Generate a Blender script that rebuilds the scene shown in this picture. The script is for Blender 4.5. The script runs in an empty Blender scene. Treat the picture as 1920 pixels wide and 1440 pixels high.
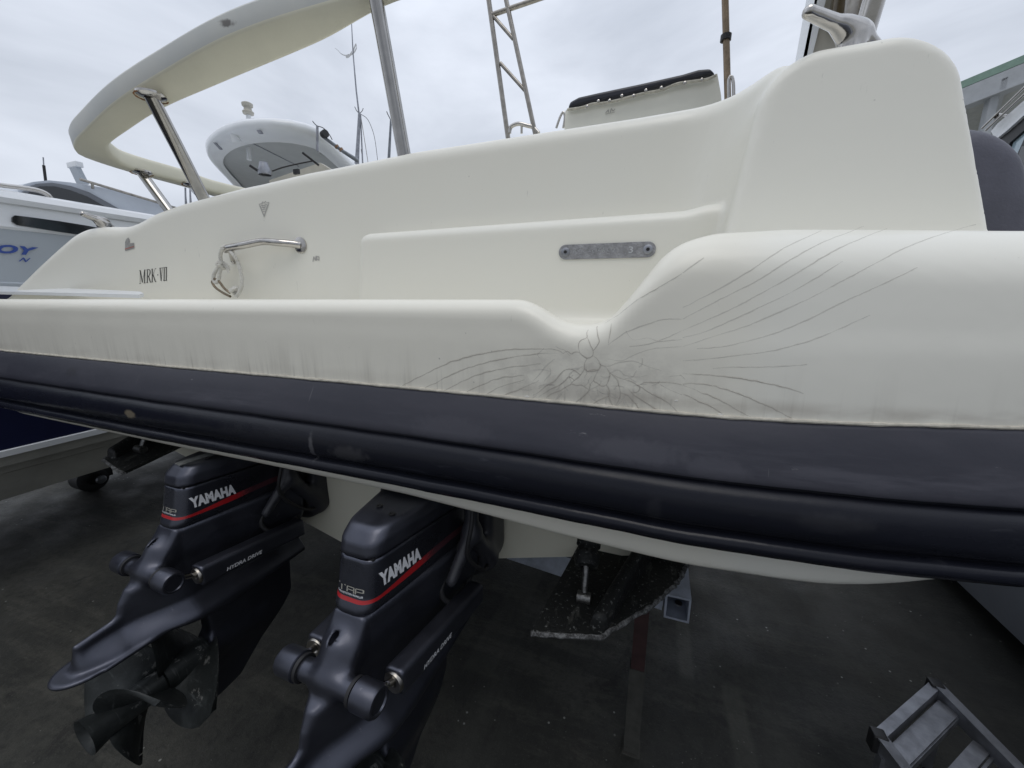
import bpy, bmesh, math, random
import numpy as np
from mathutils import Vector, Matrix, Euler
R = math.radians
random.seed(7); rng = np.random.default_rng(7)
C = bpy.context.scene.collection
sc = bpy.context.scene

# ------------------------------------------------------------------ camera, world, sun, exposure
# world axes: x = across the boat (to starboard), y = forward, z = up.  1 unit = SCALE metres.
SCALE, LIFT = 0.85, 0.30           # applied to every top-level object at the end
EYE = 1.45; YAW = R(20); FPX = 740.0; PIT = math.atan(160/740.0)
cam_d = bpy.data.cameras.new("camera"); cam = bpy.data.objects.new("camera", cam_d); C.objects.link(cam)
cam.location = (0, 0, EYE); cam.rotation_euler = (math.pi/2-PIT, 0, YAW)
cam_d.sensor_width = 36; cam_d.lens = FPX/1920*36; cam_d.clip_start = 0.02; cam_d.clip_end = 3000
sc.camera = cam
sc.view_settings.view_transform = 'Standard'; sc.view_settings.look = 'None'
sc.view_settings.exposure = 0.19; sc.view_settings.gamma = 1.0
sc.cycles.max_bounces = 8
SUN_EL, SUN_AZ = R(70), R(200)
w = bpy.data.worlds.new("World"); sc.world = w; w.use_nodes = True
nt = w.node_tree; nt.nodes.clear()
def wn(t, **k):
    n = nt.nodes.new(t)
    for a, b in k.items(): setattr(n, a, b)
    return n
out = wn('ShaderNodeOutputWorld'); bg = wn('ShaderNodeBackground'); sky = wn('ShaderNodeTexSky')
sky.sky_type = 'NISHITA'; sky.sun_disc = False; sky.sun_elevation = SUN_EL; sky.sun_rotation = SUN_AZ
sky.air_density = 1.5; sky.dust_density = 4
bg2 = wn('ShaderNodeBackground'); mixs = wn('ShaderNodeMixShader'); mixs.inputs[0].default_value = 0.93
bg.inputs[1].default_value = 0.09
tc = wn('ShaderNodeTexCoord'); mp = wn('ShaderNodeMapping'); mp.inputs['Scale'].default_value = (1, 1, 2.6)
mp.inputs['Rotation'].default_value = (0.1, 0.25, 0.5)
n1 = wn('ShaderNodeTexNoise'); n1.inputs['Scale'].default_value = 1.7; n1.inputs['Detail'].default_value = 7; n1.inputs['Roughness'].default_value = 0.52; n1.inputs['Distortion'].default_value = 0.35
cr = wn('ShaderNodeValToRGB'); cr.color_ramp.elements[0].position = 0.33; cr.color_ramp.elements[1].position = 0.60
cr.color_ramp.elements[0].color = (0.45, 0.49, 0.565, 1); cr.color_ramp.elements[1].color = (0.70, 0.745, 0.835, 1)
# an overcast dome: brighter overhead, dimming added low behind the viewer to darken aft faces
sep = wn('ShaderNodeSeparateXYZ'); zr = wn('ShaderNodeMapRange'); zr.inputs[1].default_value = 0.30; zr.inputs[2].default_value = 1.0; zr.inputs[3].default_value = 1.0; zr.inputs[4].default_value = 1.55; zr.interpolation_type = 'SMOOTHSTEP'
dot = wn('ShaderNodeVectorMath', operation='DOT_PRODUCT'); dot.inputs[1].default_value = (0.30, -0.95, -0.10)
dr = wn('ShaderNodeMapRange'); dr.inputs[1].default_value = -0.15; dr.inputs[2].default_value = 0.75; dr.inputs[3].default_value = 1.0; dr.inputs[4].default_value = 0.60; dr.interpolation_type = 'SMOOTHSTEP'
mul = wn('ShaderNodeMath', operation='MULTIPLY'); vm = wn('ShaderNodeVectorMath', operation='SCALE')
L = nt.links.new
L(tc.outputs['Generated'], mp.inputs[0]); L(mp.outputs[0], n1.inputs['Vector']); L(n1.outputs['Fac'], cr.inputs[0])
L(tc.outputs['Generated'], sep.inputs[0]); L(sep.outputs[2], zr.inputs[0]); L(tc.outputs['Generated'], dot.inputs[0]); L(dot.outputs['Value'], dr.inputs[0])
L(zr.outputs[0], mul.inputs[0]); L(dr.outputs[0], mul.inputs[1]); L(cr.outputs[0], vm.inputs[0]); L(mul.outputs[0], vm.inputs['Scale'])
L(vm.outputs[0], bg2.inputs[0]); L(sky.outputs[0], bg.inputs[0]); L(bg.outputs[0], mixs.inputs[1]); L(bg2.outputs[0], mixs.inputs[2]); L(mixs.outputs[0], out.inputs[0])
sd = bpy.data.lights.new("sun", 'SUN'); sd.energy = 0.6; sd.angle = R(35); sd.color = (1, 0.96, 0.90)
so = bpy.data.objects.new("sun", sd); C.objects.link(so)
so.rotation_euler = Vector((-0.25*math.cos(SUN_EL), 0.97*math.cos(SUN_EL), -math.sin(SUN_EL))).to_track_quat('-Z', 'Y').to_euler()

# ------------------------------------------------------------------ measuring helpers (photo ray -> place)
_c, _s, _cy, _sy = math.cos(PIT), math.sin(PIT), math.cos(YAW), math.sin(YAW)
def ray(px, py):
    x, d = px-960, py-720; fw = FPX*_c-d*_s; dz = -(FPX*_s+d*_c)
    return np.array([x*_cy-fw*_sy, x*_sy+fw*_cy, dz])
def W(px, py, f=None, s=None, z=None, Y=None):
    r = ray(px, py)
    if f is not None: k = f/r[1]
    elif s is not None: k = s/r[0]
    elif Y is not None: k = Y/math.hypot(r[0], r[1])
    else: k = (z-EYE)/r[2]
    return np.array([r[0]*k, r[1]*k, EYE+r[2]*k])

# ------------------------------------------------------------------ materials
MATS = {}
def mat(name, col, rough=0.5, metal=0.0, coat=0.0, spec=0.5, bump=0.0, bscale=60, var=0.0, vscale=8, coat_r=0.1):
    if name in MATS: return MATS[name]
    m = bpy.data.materials.new(name); m.use_nodes = True; t = m.node_tree; b = t.nodes['Principled BSDF']
    b.inputs['Base Color'].default_value = (*col, 1); b.inputs['Roughness'].default_value = rough; b.inputs['Metallic'].default_value = metal
    b.inputs['Coat Weight'].default_value = coat; b.inputs['Coat Roughness'].default_value = coat_r; b.inputs['Specular IOR Level'].default_value = spec
    if var or bump:
        tcn = t.nodes.new('ShaderNodeTexCoord')
        if var:
            n = t.nodes.new('ShaderNodeTexNoise'); n.inputs['Scale'].default_value = vscale; n.inputs['Detail'].default_value = 6; n.inputs['Roughness'].default_value = 0.6
            mx = t.nodes.new('ShaderNodeMix'); mx.data_type = 'RGBA'; mr = t.nodes.new('ShaderNodeMapRange'); mr.inputs[1].default_value = 0.3; mr.inputs[2].default_value = 0.7
            mx.inputs[6].default_value = (*[v*(1-var) for v in col], 1); mx.inputs[7].default_value = (*[min(1, v*(1+var)) for v in col], 1)
            t.links.new(tcn.outputs['Object'], n.inputs['Vector']); t.links.new(n.outputs['Fac'], mr.inputs[0]); t.links.new(mr.outputs[0], mx.inputs[0]); t.links.new(mx.outputs[2], b.inputs['Base Color'])
        if bump:
            n = t.nodes.new('ShaderNodeTexNoise'); n.inputs['Scale'].default_value = bscale; n.inputs['Detail'].default_value = 4
            bp = t.nodes.new('ShaderNodeBump'); bp.inputs['Strength'].default_value = bump; bp.inputs['Distance'].default_value = 0.01
            t.links.new(tcn.outputs['Object'], n.inputs['Vector']); t.links.new(n.outputs['Fac'], bp.inputs['Height']); t.links.new(bp.outputs[0], b.inputs['Normal'])
    MATS[name] = m; return m

class G:
    """tiny node-graph helper for the few materials that need masks"""
    def __init__(s, name, base):
        s.m = bpy.data.materials.new(name); s.m.use_nodes = True; s.t = s.m.node_tree; s.b = s.t.nodes['Principled BSDF']
        s.tc = s.t.nodes.new('ShaderNodeTexCoord'); s.xyz = s.t.nodes.new('ShaderNodeSeparateXYZ'); s.t.links.new(s.tc.outputs['Object'], s.xyz.inputs[0])
        s.P = s.tc.outputs['Object']; s.X, s.Y, s.Z = s.xyz.outputs; s.col = s._rgb(base)
    def _rgb(s, c): n = s.t.nodes.new('ShaderNodeRGB'); n.outputs[0].default_value = (*c, 1); return n.outputs[0]
    def _in(s, sock, v):
        if isinstance(v, (int, float)): sock.default_value = v
        else: s.t.links.new(v, sock)
    def op(s, o, a, b=0.0, clamp=False):
        n = s.t.nodes.new('ShaderNodeMath'); n.operation = o; n.use_clamp = clamp; s._in(n.inputs[0], a); s._in(n.inputs[1], b); return n.outputs[0]
    def ramp(s, v, a, b, lo=0.0, hi=1.0):
        n = s.t.nodes.new('ShaderNodeMapRange'); n.interpolation_type = 'SMOOTHSTEP'; s._in(n.inputs[0], v)
        for i, q in zip((1, 2, 3, 4), (a, b, lo, hi)): n.inputs[i].default_value = q
        return n.outputs[0]
    def band(s, v, a, b, e): return s.op('MULTIPLY', s.ramp(v, a-e, a+e), s.ramp(v, b-e, b+e, 1, 0))
    def noise(s, sx, sy, sz, detail=5, rough=0.55, scale=1.0, dist=0.0, off=0.0):
        mpn = s.t.nodes.new('ShaderNodeMapping'); mpn.inputs['Scale'].default_value = (sx, sy, sz); mpn.inputs['Location'].default_value = (off, off*1.3, off*0.7)
        n = s.t.nodes.new('ShaderNodeTexNoise'); n.inputs['Scale'].default_value = scale; n.inputs['Detail'].default_value = detail; n.inputs['Roughness'].default_value = rough; n.inputs['Distortion'].default_value = dist
        s.t.links.new(s.P, mpn.inputs[0]); s.t.links.new(mpn.outputs[0], n.inputs['Vector']); return n.outputs['Fac']
    def voro(s, sc_, rand=1.0, off=0.0):
        n = s.t.nodes.new('ShaderNodeTexVoronoi'); n.inputs['Scale'].default_value = sc_; n.inputs['Randomness'].default_value = rand; s.t.links.new(s.P, n.inputs['Vector']); return n.outputs['Distance'], n.outputs['Color']
    def mix(s, fac, col):
        n = s.t.nodes.new('ShaderNodeMix'); n.data_type = 'RGBA'; s._in(n.inputs[0], fac); s.t.links.new(s.col, n.inputs[6])
        if isinstance(col, tuple): n.inputs[7].default_value = (*col, 1)
        else: s.t.links.new(col, n.inputs[7])
        s.col = n.outputs[2]
    def bump(s, h, st, dist=0.005):
        n = s.t.nodes.new('ShaderNodeBump'); n.inputs['Strength'].default_value = st; n.inputs['Distance'].default_value = dist; s.t.links.new(h, n.inputs['Height']); s.t.links.new(n.outputs[0], s.b.inputs['Normal'])
    def done(s, rough=0.5, metal=0.0, coat=0.0, spec=0.5):
        s.t.links.new(s.col, s.b.inputs['Base Color']); s._in(s.b.inputs['Roughness'], rough); s._in(s.b.inputs['Metallic'], metal)
        s.b.inputs['Coat Weight'].default_value = coat; s.b.inputs['Specular IOR Level'].default_value = spec; return s.m

# gelcoat of the stern moulding: dust streaks running down to the rubber, brown line at the joint
g = G("gelcoat_stern", (0.785, 0.768, 0.688))
g.mix(g.ramp(g.noise(1.2, 1.2, 1.6), 0.35, 0.7, 0, 0.35), (0.78, 0.775, 0.715))
g.mix(g.band(g.Y, 0.5, 0.99, 0.03), (0.80, 0.775, 0.68))
g.mix(g.ramp(g.X, 0.10, 0.22, 0, 1), (0.80, 0.787, 0.71))
st = g.ramp(g.noise(30, 2, 2.2, 6, 0.65, dist=.3), 0.40, 0.78)
zz = g.op('MULTIPLY', g.ramp(g.Z, 1.24, 1.375, 1, 0), g.ramp(g.noise(9, 1, 3, 2, off=4), 0.3, 0.62, 0.15, 1))
aft = g.op('MULTIPLY', g.ramp(g.Y, 0.86, 0.92, 1, 0), g.ramp(g.Z, 1.15, 1.20))
xf = g.ramp(g.X, 0.0, 0.45, 1, .35)
g.mix(g.op('MULTIPLY', g.op('MULTIPLY', g.op('MULTIPLY', g.op('MULTIPLY', st, zz), aft), xf), 0.38), (0.33, 0.305, 0.26))
st2 = g.ramp(g.noise(120, 2, 2.5, 3, 0.6, off=9), 0.56, 0.72)
g.mix(g.op('MULTIPLY', g.op('MULTIPLY', g.op('MULTIPLY', g.op('MULTIPLY', st2, xf), g.ramp(g.Z, 1.235, 1.31, 1, 0)), aft), 0.28), (0.22, 0.21, 0.18))
low = g.op('MULTIPLY', g.band(g.Z, 1.245, 1.268, 0.012), g.ramp(g.noise(7, 1, 20, 4, off=2), 0.35, 0.65))
g.mix(g.op('MULTIPLY', g.op('MULTIPLY', low, aft), g.ramp(g.X, -0.5, 0.1, 0.12, 0.42)), (0.33, 0.29, 0.24))
g.mix(g.op('MULTIPLY', g.op('MULTIPLY', g.band(g.Z, 1.2, 1.238, 0.004), aft), 0.40), (0.66, 0.62, 0.50))
ex = g.op('MULTIPLY', g.op('SUBTRACT', g.X, -.13), 3.6); ez = g.op('MULTIPLY', g.op('SUBTRACT', g.Z, 1.285), 11.0)
el = g.op('SQRT', g.op('ADD', g.op('POWER', g.op('ABSOLUTE', ex), 2), g.op('POWER', g.op('ABSOLUTE', ez), 2)))
g.mix(g.op('MULTIPLY', g.op('MULTIPLY', g.op('MULTIPLY', g.ramp(el, .2, 1.2, 1, 0), aft), g.ramp(g.noise(22, 4, 30, 7, .7, off=17), .34, .68)), .50), (0.40, 0.375, 0.335))
g.mix(g.op('MULTIPLY', g.op('MULTIPLY', g.op('MULTIPLY', g.ramp(el, .1, .8, 1, 0), aft), g.band(g.Z, 1.238, 1.262, .012)), .55), (0.33, 0.30, 0.26))
sc_ = g.ramp(g.noise(3, 30, 80, 6, .75, dist=1.5, off=23), .66, .72)
g.mix(g.op('MULTIPLY', g.op('MULTIPLY', sc_, g.ramp(g.noise(2, 2, 2, 3, off=31), .5, .65)), .30), (0.50, 0.49, 0.45))
dd, dc = g.voro(26)
g.mix(g.op('MULTIPLY', g.ramp(dd, 0.03, 0.07, 1, 0), g.ramp(g.noise(3, 3, 3, off=11), 0.56, 0.66, 0, 0.6)), (0.28, 0.27, 0.24))
sp = g.noise(60, 60, 12, 3, 0.7, off=5)
g.mix(g.op('MULTIPLY', g.ramp(sp, 0.70, 0.78), 0.35), (0.40, 0.39, 0.35))
g.bump(g.noise(7, 7, 7, 3, off=3), 0.08, 0.02)
M_STERN = g.done(g.ramp(g.noise(5, 5, 5, off=6), 0.3, 0.7, 0.30, 0.48), 0, 0.15, 0.4)
M_CREAM = mat("gelcoat_cream", (0.72, 0.70, 0.585), 0.38, var=0.05, vscale=3, bump=0.04, bscale=9)
M_STERN2 = mat('seat_gelcoat', (.74, .735, .67), .4, var=.05, vscale=6)
M_WHITE = mat("gelcoat_white", (0.74, 0.76, 0.78), 0.28, coat=0.3, var=0.04, vscale=4)
M_LGREY = mat("gelcoat_silver_grey", (0.42, 0.46, 0.50), 0.3, coat=0.3, var=0.04, vscale=2)
M_STEEL = mat("polished_stainless", (0.52, 0.50, 0.475), 0.14, 1.0, var=0.10, vscale=25, bump=0.02, bscale=90)
M_STEEL2 = mat("weathered_stainless", (0.33, 0.31, 0.28), 0.34, 1.0, var=0.25, vscale=30)
M_GALV = mat("galvanised_steel", (0.20, 0.215, 0.235), 0.45, 0.75, var=0.25, vscale=22, bump=0.1, bscale=60)
M_ALU = mat("dull_aluminium", (0.32, 0.33, 0.36), 0.38, 0.8, var=0.3, vscale=14, bump=0.08, bscale=50)
M_BLACK = mat("black_plastic", (0.012, 0.012, 0.013), 0.45, var=0.3, vscale=12)
M_RUBBER = mat("black_rubber", (0.014, 0.014, 0.016), 0.6)
M_NAVY = mat("navy_antifoul", (0.006, 0.009, 0.045), 0.45, var=0.2, vscale=3)
M_TINT = mat("tinted_window", (0.010, 0.012, 0.014), 0.06, coat=0.5, spec=0.6)
M_VINYL = mat("charcoal_vinyl", (0.078, 0.079, 0.102), 0.52, var=0.25, vscale=9, bump=0.10, bscale=160)
M_VINYLD = mat("navy_black_vinyl", (0.016, 0.018, 0.028), 0.42, var=0.2, vscale=9, bump=0.1, bscale=70)
M_PANEL = mat("painted_panel", (0.46, 0.44, 0.38), 0.5, var=0.08, vscale=6)
M_DARKTXT = mat("black_vinyl_lettering", (0.03, 0.03, 0.03), 0.5)
M_FADED = mat("faded_grey_print", (0.42, 0.41, 0.39), 0.5, 0.1, var=0.1)
M_BLUETXT = mat("blue_vinyl_lettering", (0.03, 0.07, 0.30), 0.35)
M_SILTXT = mat("silver_print", (0.72, 0.73, 0.76), 0.4)
M_GOLDTXT = mat("worn_gold_print", (0.34, 0.33, 0.29), 0.4)
M_ROPE = mat("white_nylon_rope", (0.60, 0.59, 0.55), 0.85, var=0.12, vscale=60)
M_RUST = mat("rust_stain", (0.30, 0.14, 0.05), 0.8, var=0.4, vscale=60)
M_CRACK = mat("crack_dirt", (0.60, 0.58, 0.53), 0.9)
M_CRACKD = mat("crack_dirt_dark", (0.43, 0.395, 0.345), 0.9)
M_HALO = mat("crack_stain", (0.42, 0.39, 0.35), 0.9); M_HALO.node_tree.nodes["Principled BSDF"].inputs["Alpha"].default_value = 0.11
M_ROOFG = mat("green_roof_sheet", (0.22, 0.33, 0.27), 0.55, var=0.1)
M_BEAMW = mat("grey_painted_steel", (0.42, 0.44, 0.46), 0.5, var=0.08)
M_CORR = mat("corrugated_roof_underside", (0.50, 0.51, 0.49), 0.6, var=0.1)
M_GALVB = mat("bright_galvanised", (0.42, 0.46, 0.54), 0.5, 0.5, var=0.2, vscale=22)
M_DUSTY = mat("dusty_steel", (0.05, 0.05, 0.044), 0.8, var=0.3, vscale=20)
M_DARKST = mat('tarnished_steel', (.17, .17, .165), .42, .9, var=.5, vscale=90, bump=.2, bscale=120)
M_REDP = mat("faded_red_paint", (0.040, 0.018, 0.018), 0.6, var=0.3, vscale=20)
M_BELLOWS = mat("dark_drive_paint", (0.028, 0.029, 0.036), 0.42, var=0.25, vscale=20)

g = G("rubber_fender", (0.036, 0.037, 0.048))
n = g.noise(3, 12, 12, 6, 0.6)
g.mix(g.ramp(n, 0.40, 0.68, 0, 0.6), (0.054, 0.054, 0.067))
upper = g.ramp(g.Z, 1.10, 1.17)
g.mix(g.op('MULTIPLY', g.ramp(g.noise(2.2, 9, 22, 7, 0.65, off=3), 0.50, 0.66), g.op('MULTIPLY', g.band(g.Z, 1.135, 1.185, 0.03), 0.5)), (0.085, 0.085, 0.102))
g.mix(g.op('MULTIPLY', g.ramp(g.noise(14, 3, 60, 4, 0.7, off=8), 0.70, 0.76), 0.45), (0.24, 0.24, 0.25))
g.mix(g.op('MULTIPLY', g.ramp(g.noise(90, 3, 6, 3, 0.6, off=15), 0.72, 0.76), 0.25), (0.20, 0.20, 0.21))
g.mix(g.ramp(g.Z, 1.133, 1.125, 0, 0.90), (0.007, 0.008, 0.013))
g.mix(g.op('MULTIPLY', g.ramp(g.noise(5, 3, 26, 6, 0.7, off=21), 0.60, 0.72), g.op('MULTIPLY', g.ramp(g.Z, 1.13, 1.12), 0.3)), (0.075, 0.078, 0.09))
for (sx_, sz_, ww, hh, col_, kk) in ((-1.585, 1.085, 30, 60, (.20, .17, .12), .75), (.02, 1.06, 60, 26, (.03, .031, .037), .4), (.30, 1.085, 16, 45, (.03, .031, .037), .4), (-.42, 1.16, 8, 30, (.075, .075, .09), .35), (.12, 1.15, 16, 34, (.08, .08, .095), .35), (-.82, 1.07, 110, 22, (.12, .12, .13), .55), (-.70, 1.07, 14, 40, (.05, .05, .055), .7), (-.02, 1.165, 9, 38, (.085, .085, .10), .4), (-1.98, 1.19, 22, 50, (.03, .03, .035), .6)):
    ex = g.op('MULTIPLY', g.op('SUBTRACT', g.X, sx_), float(ww)); ez = g.op('MULTIPLY', g.op('SUBTRACT', g.Z, sz_), float(hh))
    el = g.op('ADD', g.op('SQRT', g.op('ADD', g.op('POWER', g.op('ABSOLUTE', ex), 2), g.op('POWER', g.op('ABSOLUTE', ez), 2))), g.op('MULTIPLY', g.noise(60, 10, 60, 4, off=sx_), .9))
    g.mix(g.op('MULTIPLY', g.ramp(el, .9, 1.5, 1, 0), kk), col_)
g.bump(g.noise(40, 40, 40, 5, off=3), 0.12, 0.004)
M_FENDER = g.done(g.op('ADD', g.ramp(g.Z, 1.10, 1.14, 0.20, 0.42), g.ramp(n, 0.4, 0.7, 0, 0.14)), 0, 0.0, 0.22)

g = G("drive_paint", (0.070, 0.074, 0.094))
g.mix(g.ramp(g.noise(9, 9, 9, 6), 0.4, 0.7, 0, 0.5), (0.098, 0.103, 0.128))
g.mix(g.op('MULTIPLY', g.ramp(g.noise(45, 45, 12, 5, 0.7, off=4), 0.66, 0.74), 0.5), (0.20, 0.20, 0.22))
g.bump(g.noise(30, 30, 30, 4), 0.06, 0.004)
M_DRIVE = g.done(g.ramp(g.noise(12, 12, 12, off=2), 0.3, 0.7, 0.32, 0.48), 0.85, 0.12, 0.5)

g = G("cowl_paint", (0.070, 0.074, 0.094))
g.mix(g.ramp(g.noise(9, 9, 9, 6), 0.4, 0.7, 0, 0.5), (0.094, 0.099, 0.124))
sl = g.op('SUBTRACT', g.Z, g.op('MULTIPLY', g.ramp(g.Y, 0.0, 0.30, 0, 0.018), 1.0))
g.mix(g.ramp(g.Y, 0.10, 0.24, 0, 0.5), (0.05, 0.05, 0.06))
wtop = g.op('ADD', 0.779, g.ramp(g.Y, -0.01, 0.15, 0, 0.007)); wbot = g.op('SUBTRACT', 0.771, g.ramp(g.Y, -0.01, 0.15, 0, 0.004))
band = g.op('MULTIPLY', g.op('GREATER_THAN', sl, wbot), g.op('LESS_THAN', sl, wtop))
band = g.op('MULTIPLY', band, g.ramp(g.Y, 0.13, 0.20, 1, 0.25))
g.mix(band, (0.36, 0.014, 0.018))
g.bump(g.noise(30, 30, 30, 4), 0.05, 0.004)
M_COWL = g.done(g.ramp(g.noise(12, 12, 12, off=2), 0.3, 0.7, 0.24, 0.38), g.op('MULTIPLY', g.op('SUBTRACT', 1.0, band), 0.85), 0.12, 0.5)

g = G("fouled_propeller", (0.018, 0.021, 0.021))
g.mix(g.ramp(g.noise(14, 14, 14, 6, 0.65), 0.45, 0.7, 0, 0.7), (0.050, 0.056, 0.056))
g.mix(g.ramp(g.noise(18, 18, 18, 6, 0.7, off=7), 0.60, 0.66, 0, 0.8), (0.20, 0.20, 0.19))
g.mix(g.op('MULTIPLY', g.ramp(g.noise(7, 70, 7, 5, 0.6, off=2), 0.60, 0.68), 0.4), (0.11, 0.12, 0.12))
g.bump(g.noise(60, 60, 60, 5), 0.25, 0.004)
M_PROP = g.done(0.5, 0.3, 0, 0.5)

g = G("fouled_trim_tab", (0.010, 0.011, 0.011))
g.mix(g.ramp(g.noise(40, 12, 40, 6, 0.7), 0.55, 0.70, 0, 0.6), (0.10, 0.10, 0.09))
g.mix(g.ramp(g.noise(110, 110, 110, 3, 0.6, off=4), 0.62, 0.68, 0, 0.5), (0.26, 0.27, 0.26))
g.bump(g.noise(90, 90, 90, 5), 0.5, 0.005)
M_TAB = g.done(0.55, 0.2, 0, 0.5)
g = G("barnacled_edge", (0.03, 0.03, 0.03))
g.mix(g.ramp(g.noise(90, 90, 90, 6, 0.8), 0.40, 0.66, 0, .8), (0.24, 0.245, 0.245))
M_TABEDGE = g.done(0.8)

g = G("yard_ground", (0.027, 0.028, 0.025))
g.mix(g.ramp(g.noise(0.9, 0.9, 1, 7, 0.6), 0.36, 0.66, 0, 0.9), (0.056, 0.055, 0.047))
g.mix(g.ramp(g.noise(1.1, 6, 1, 7, .7, dist=.4, off=71), .50, .62, 0, .55), (0.075, 0.073, 0.062))
g.mix(g.ramp(g.noise(26, 26, 1, 6, 0.75, off=2), 0.42, 0.72, 0, 0.7), (0.015, 0.016, 0.015))
g.mix(g.ramp(g.noise(5, 5, 1, 6, 0.7, off=12), 0.52, 0.66, 0, 0.5), (0.020, 0.021, 0.020))
g.mix(g.op('MULTIPLY', g.ramp(g.noise(2.0, 0.25, 1, 6, 0.6, off=7), 0.50, 0.64), 0.30), (0.09, 0.09, 0.078))
for (a, b, y0, y1, k, tilt) in ((0.22, 0.285, 1.72, 2.5, 0.40, 0.0), (0.40, 0.48, 0.7, 1.75, 0.40, -0.03), (-0.75, -0.6, 1.4, 2.6, 0.18, 0.05)):
    xx = g.op('SUBTRACT', g.X, g.op('MULTIPLY', g.op('SUBTRACT', g.Y, 1.7), tilt))
    mk = g.op('MULTIPLY', g.band(xx, a, b, 0.012), g.band(g.Y, y0, y1, 0.03))
    g.mix(g.op('MULTIPLY', g.op('MULTIPLY', mk, g.ramp(g.noise(14, 6, 1, 5, 0.7, off=a*9), 0.25, 0.6, 0.35, 1)), k), (0.12, 0.12, 0.10))
g.mix(g.op('MULTIPLY', g.ramp(g.noise(1.7, 1.7, 1, 6, .65, dist=.8, off=41), .60, .66), .6), (0.013, 0.013, 0.013))
g.mix(g.op('MULTIPLY', g.ramp(g.noise(160, 160, 1, 3, .6, off=44), .60, .70), .35), (0.11, 0.11, 0.10))
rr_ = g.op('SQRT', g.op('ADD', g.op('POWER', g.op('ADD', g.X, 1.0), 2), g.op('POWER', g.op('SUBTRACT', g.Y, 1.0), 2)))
g.mix(g.ramp(rr_, 4.5, 9.0, 0, 1), (0.26, 0.26, 0.24))  # far yard colour lightened so it bounces light onto undersides
g.mix(g.op('MULTIPLY', g.ramp(g.op('ADD', g.X, g.op('MULTIPLY', g.noise(1.3, 1.3, 1, 5, off=61), 1.6)), .6, 2.2), g.op('MULTIPLY', g.ramp(rr_, 3.5, 5.5, 1, 0), .65)), (0.011, 0.012, 0.012))  # shade between the hulls painted in as darker ground to starboard
dd, dc = g.voro(17)
g.mix(g.op('MULTIPLY', g.ramp(dd, 0.05, 0.10, 1, 0), g.ramp(g.noise(2.1, 2.1, 1, 3, off=30), 0.54, 0.60, 0, 0.8)), (0.30, 0.31, 0.29))
dd, dc = g.voro(44)
g.mix(g.op('MULTIPLY', g.ramp(dd, 0.06, 0.13, 1, 0), g.ramp(g.noise(5, 5, 1, 3, off=50), 0.58, 0.64, 0, 0.6)), (0.26, 0.26, 0.24))
g.bump(g.noise(70, 70, 70, 6, 0.7), 0.45, 0.01)
M_GROUND = g.done(g.ramp(g.noise(3, 3, 1, off=9), 0.3, 0.7, 0.55, 0.85), 0, 0, 0.35)

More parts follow.
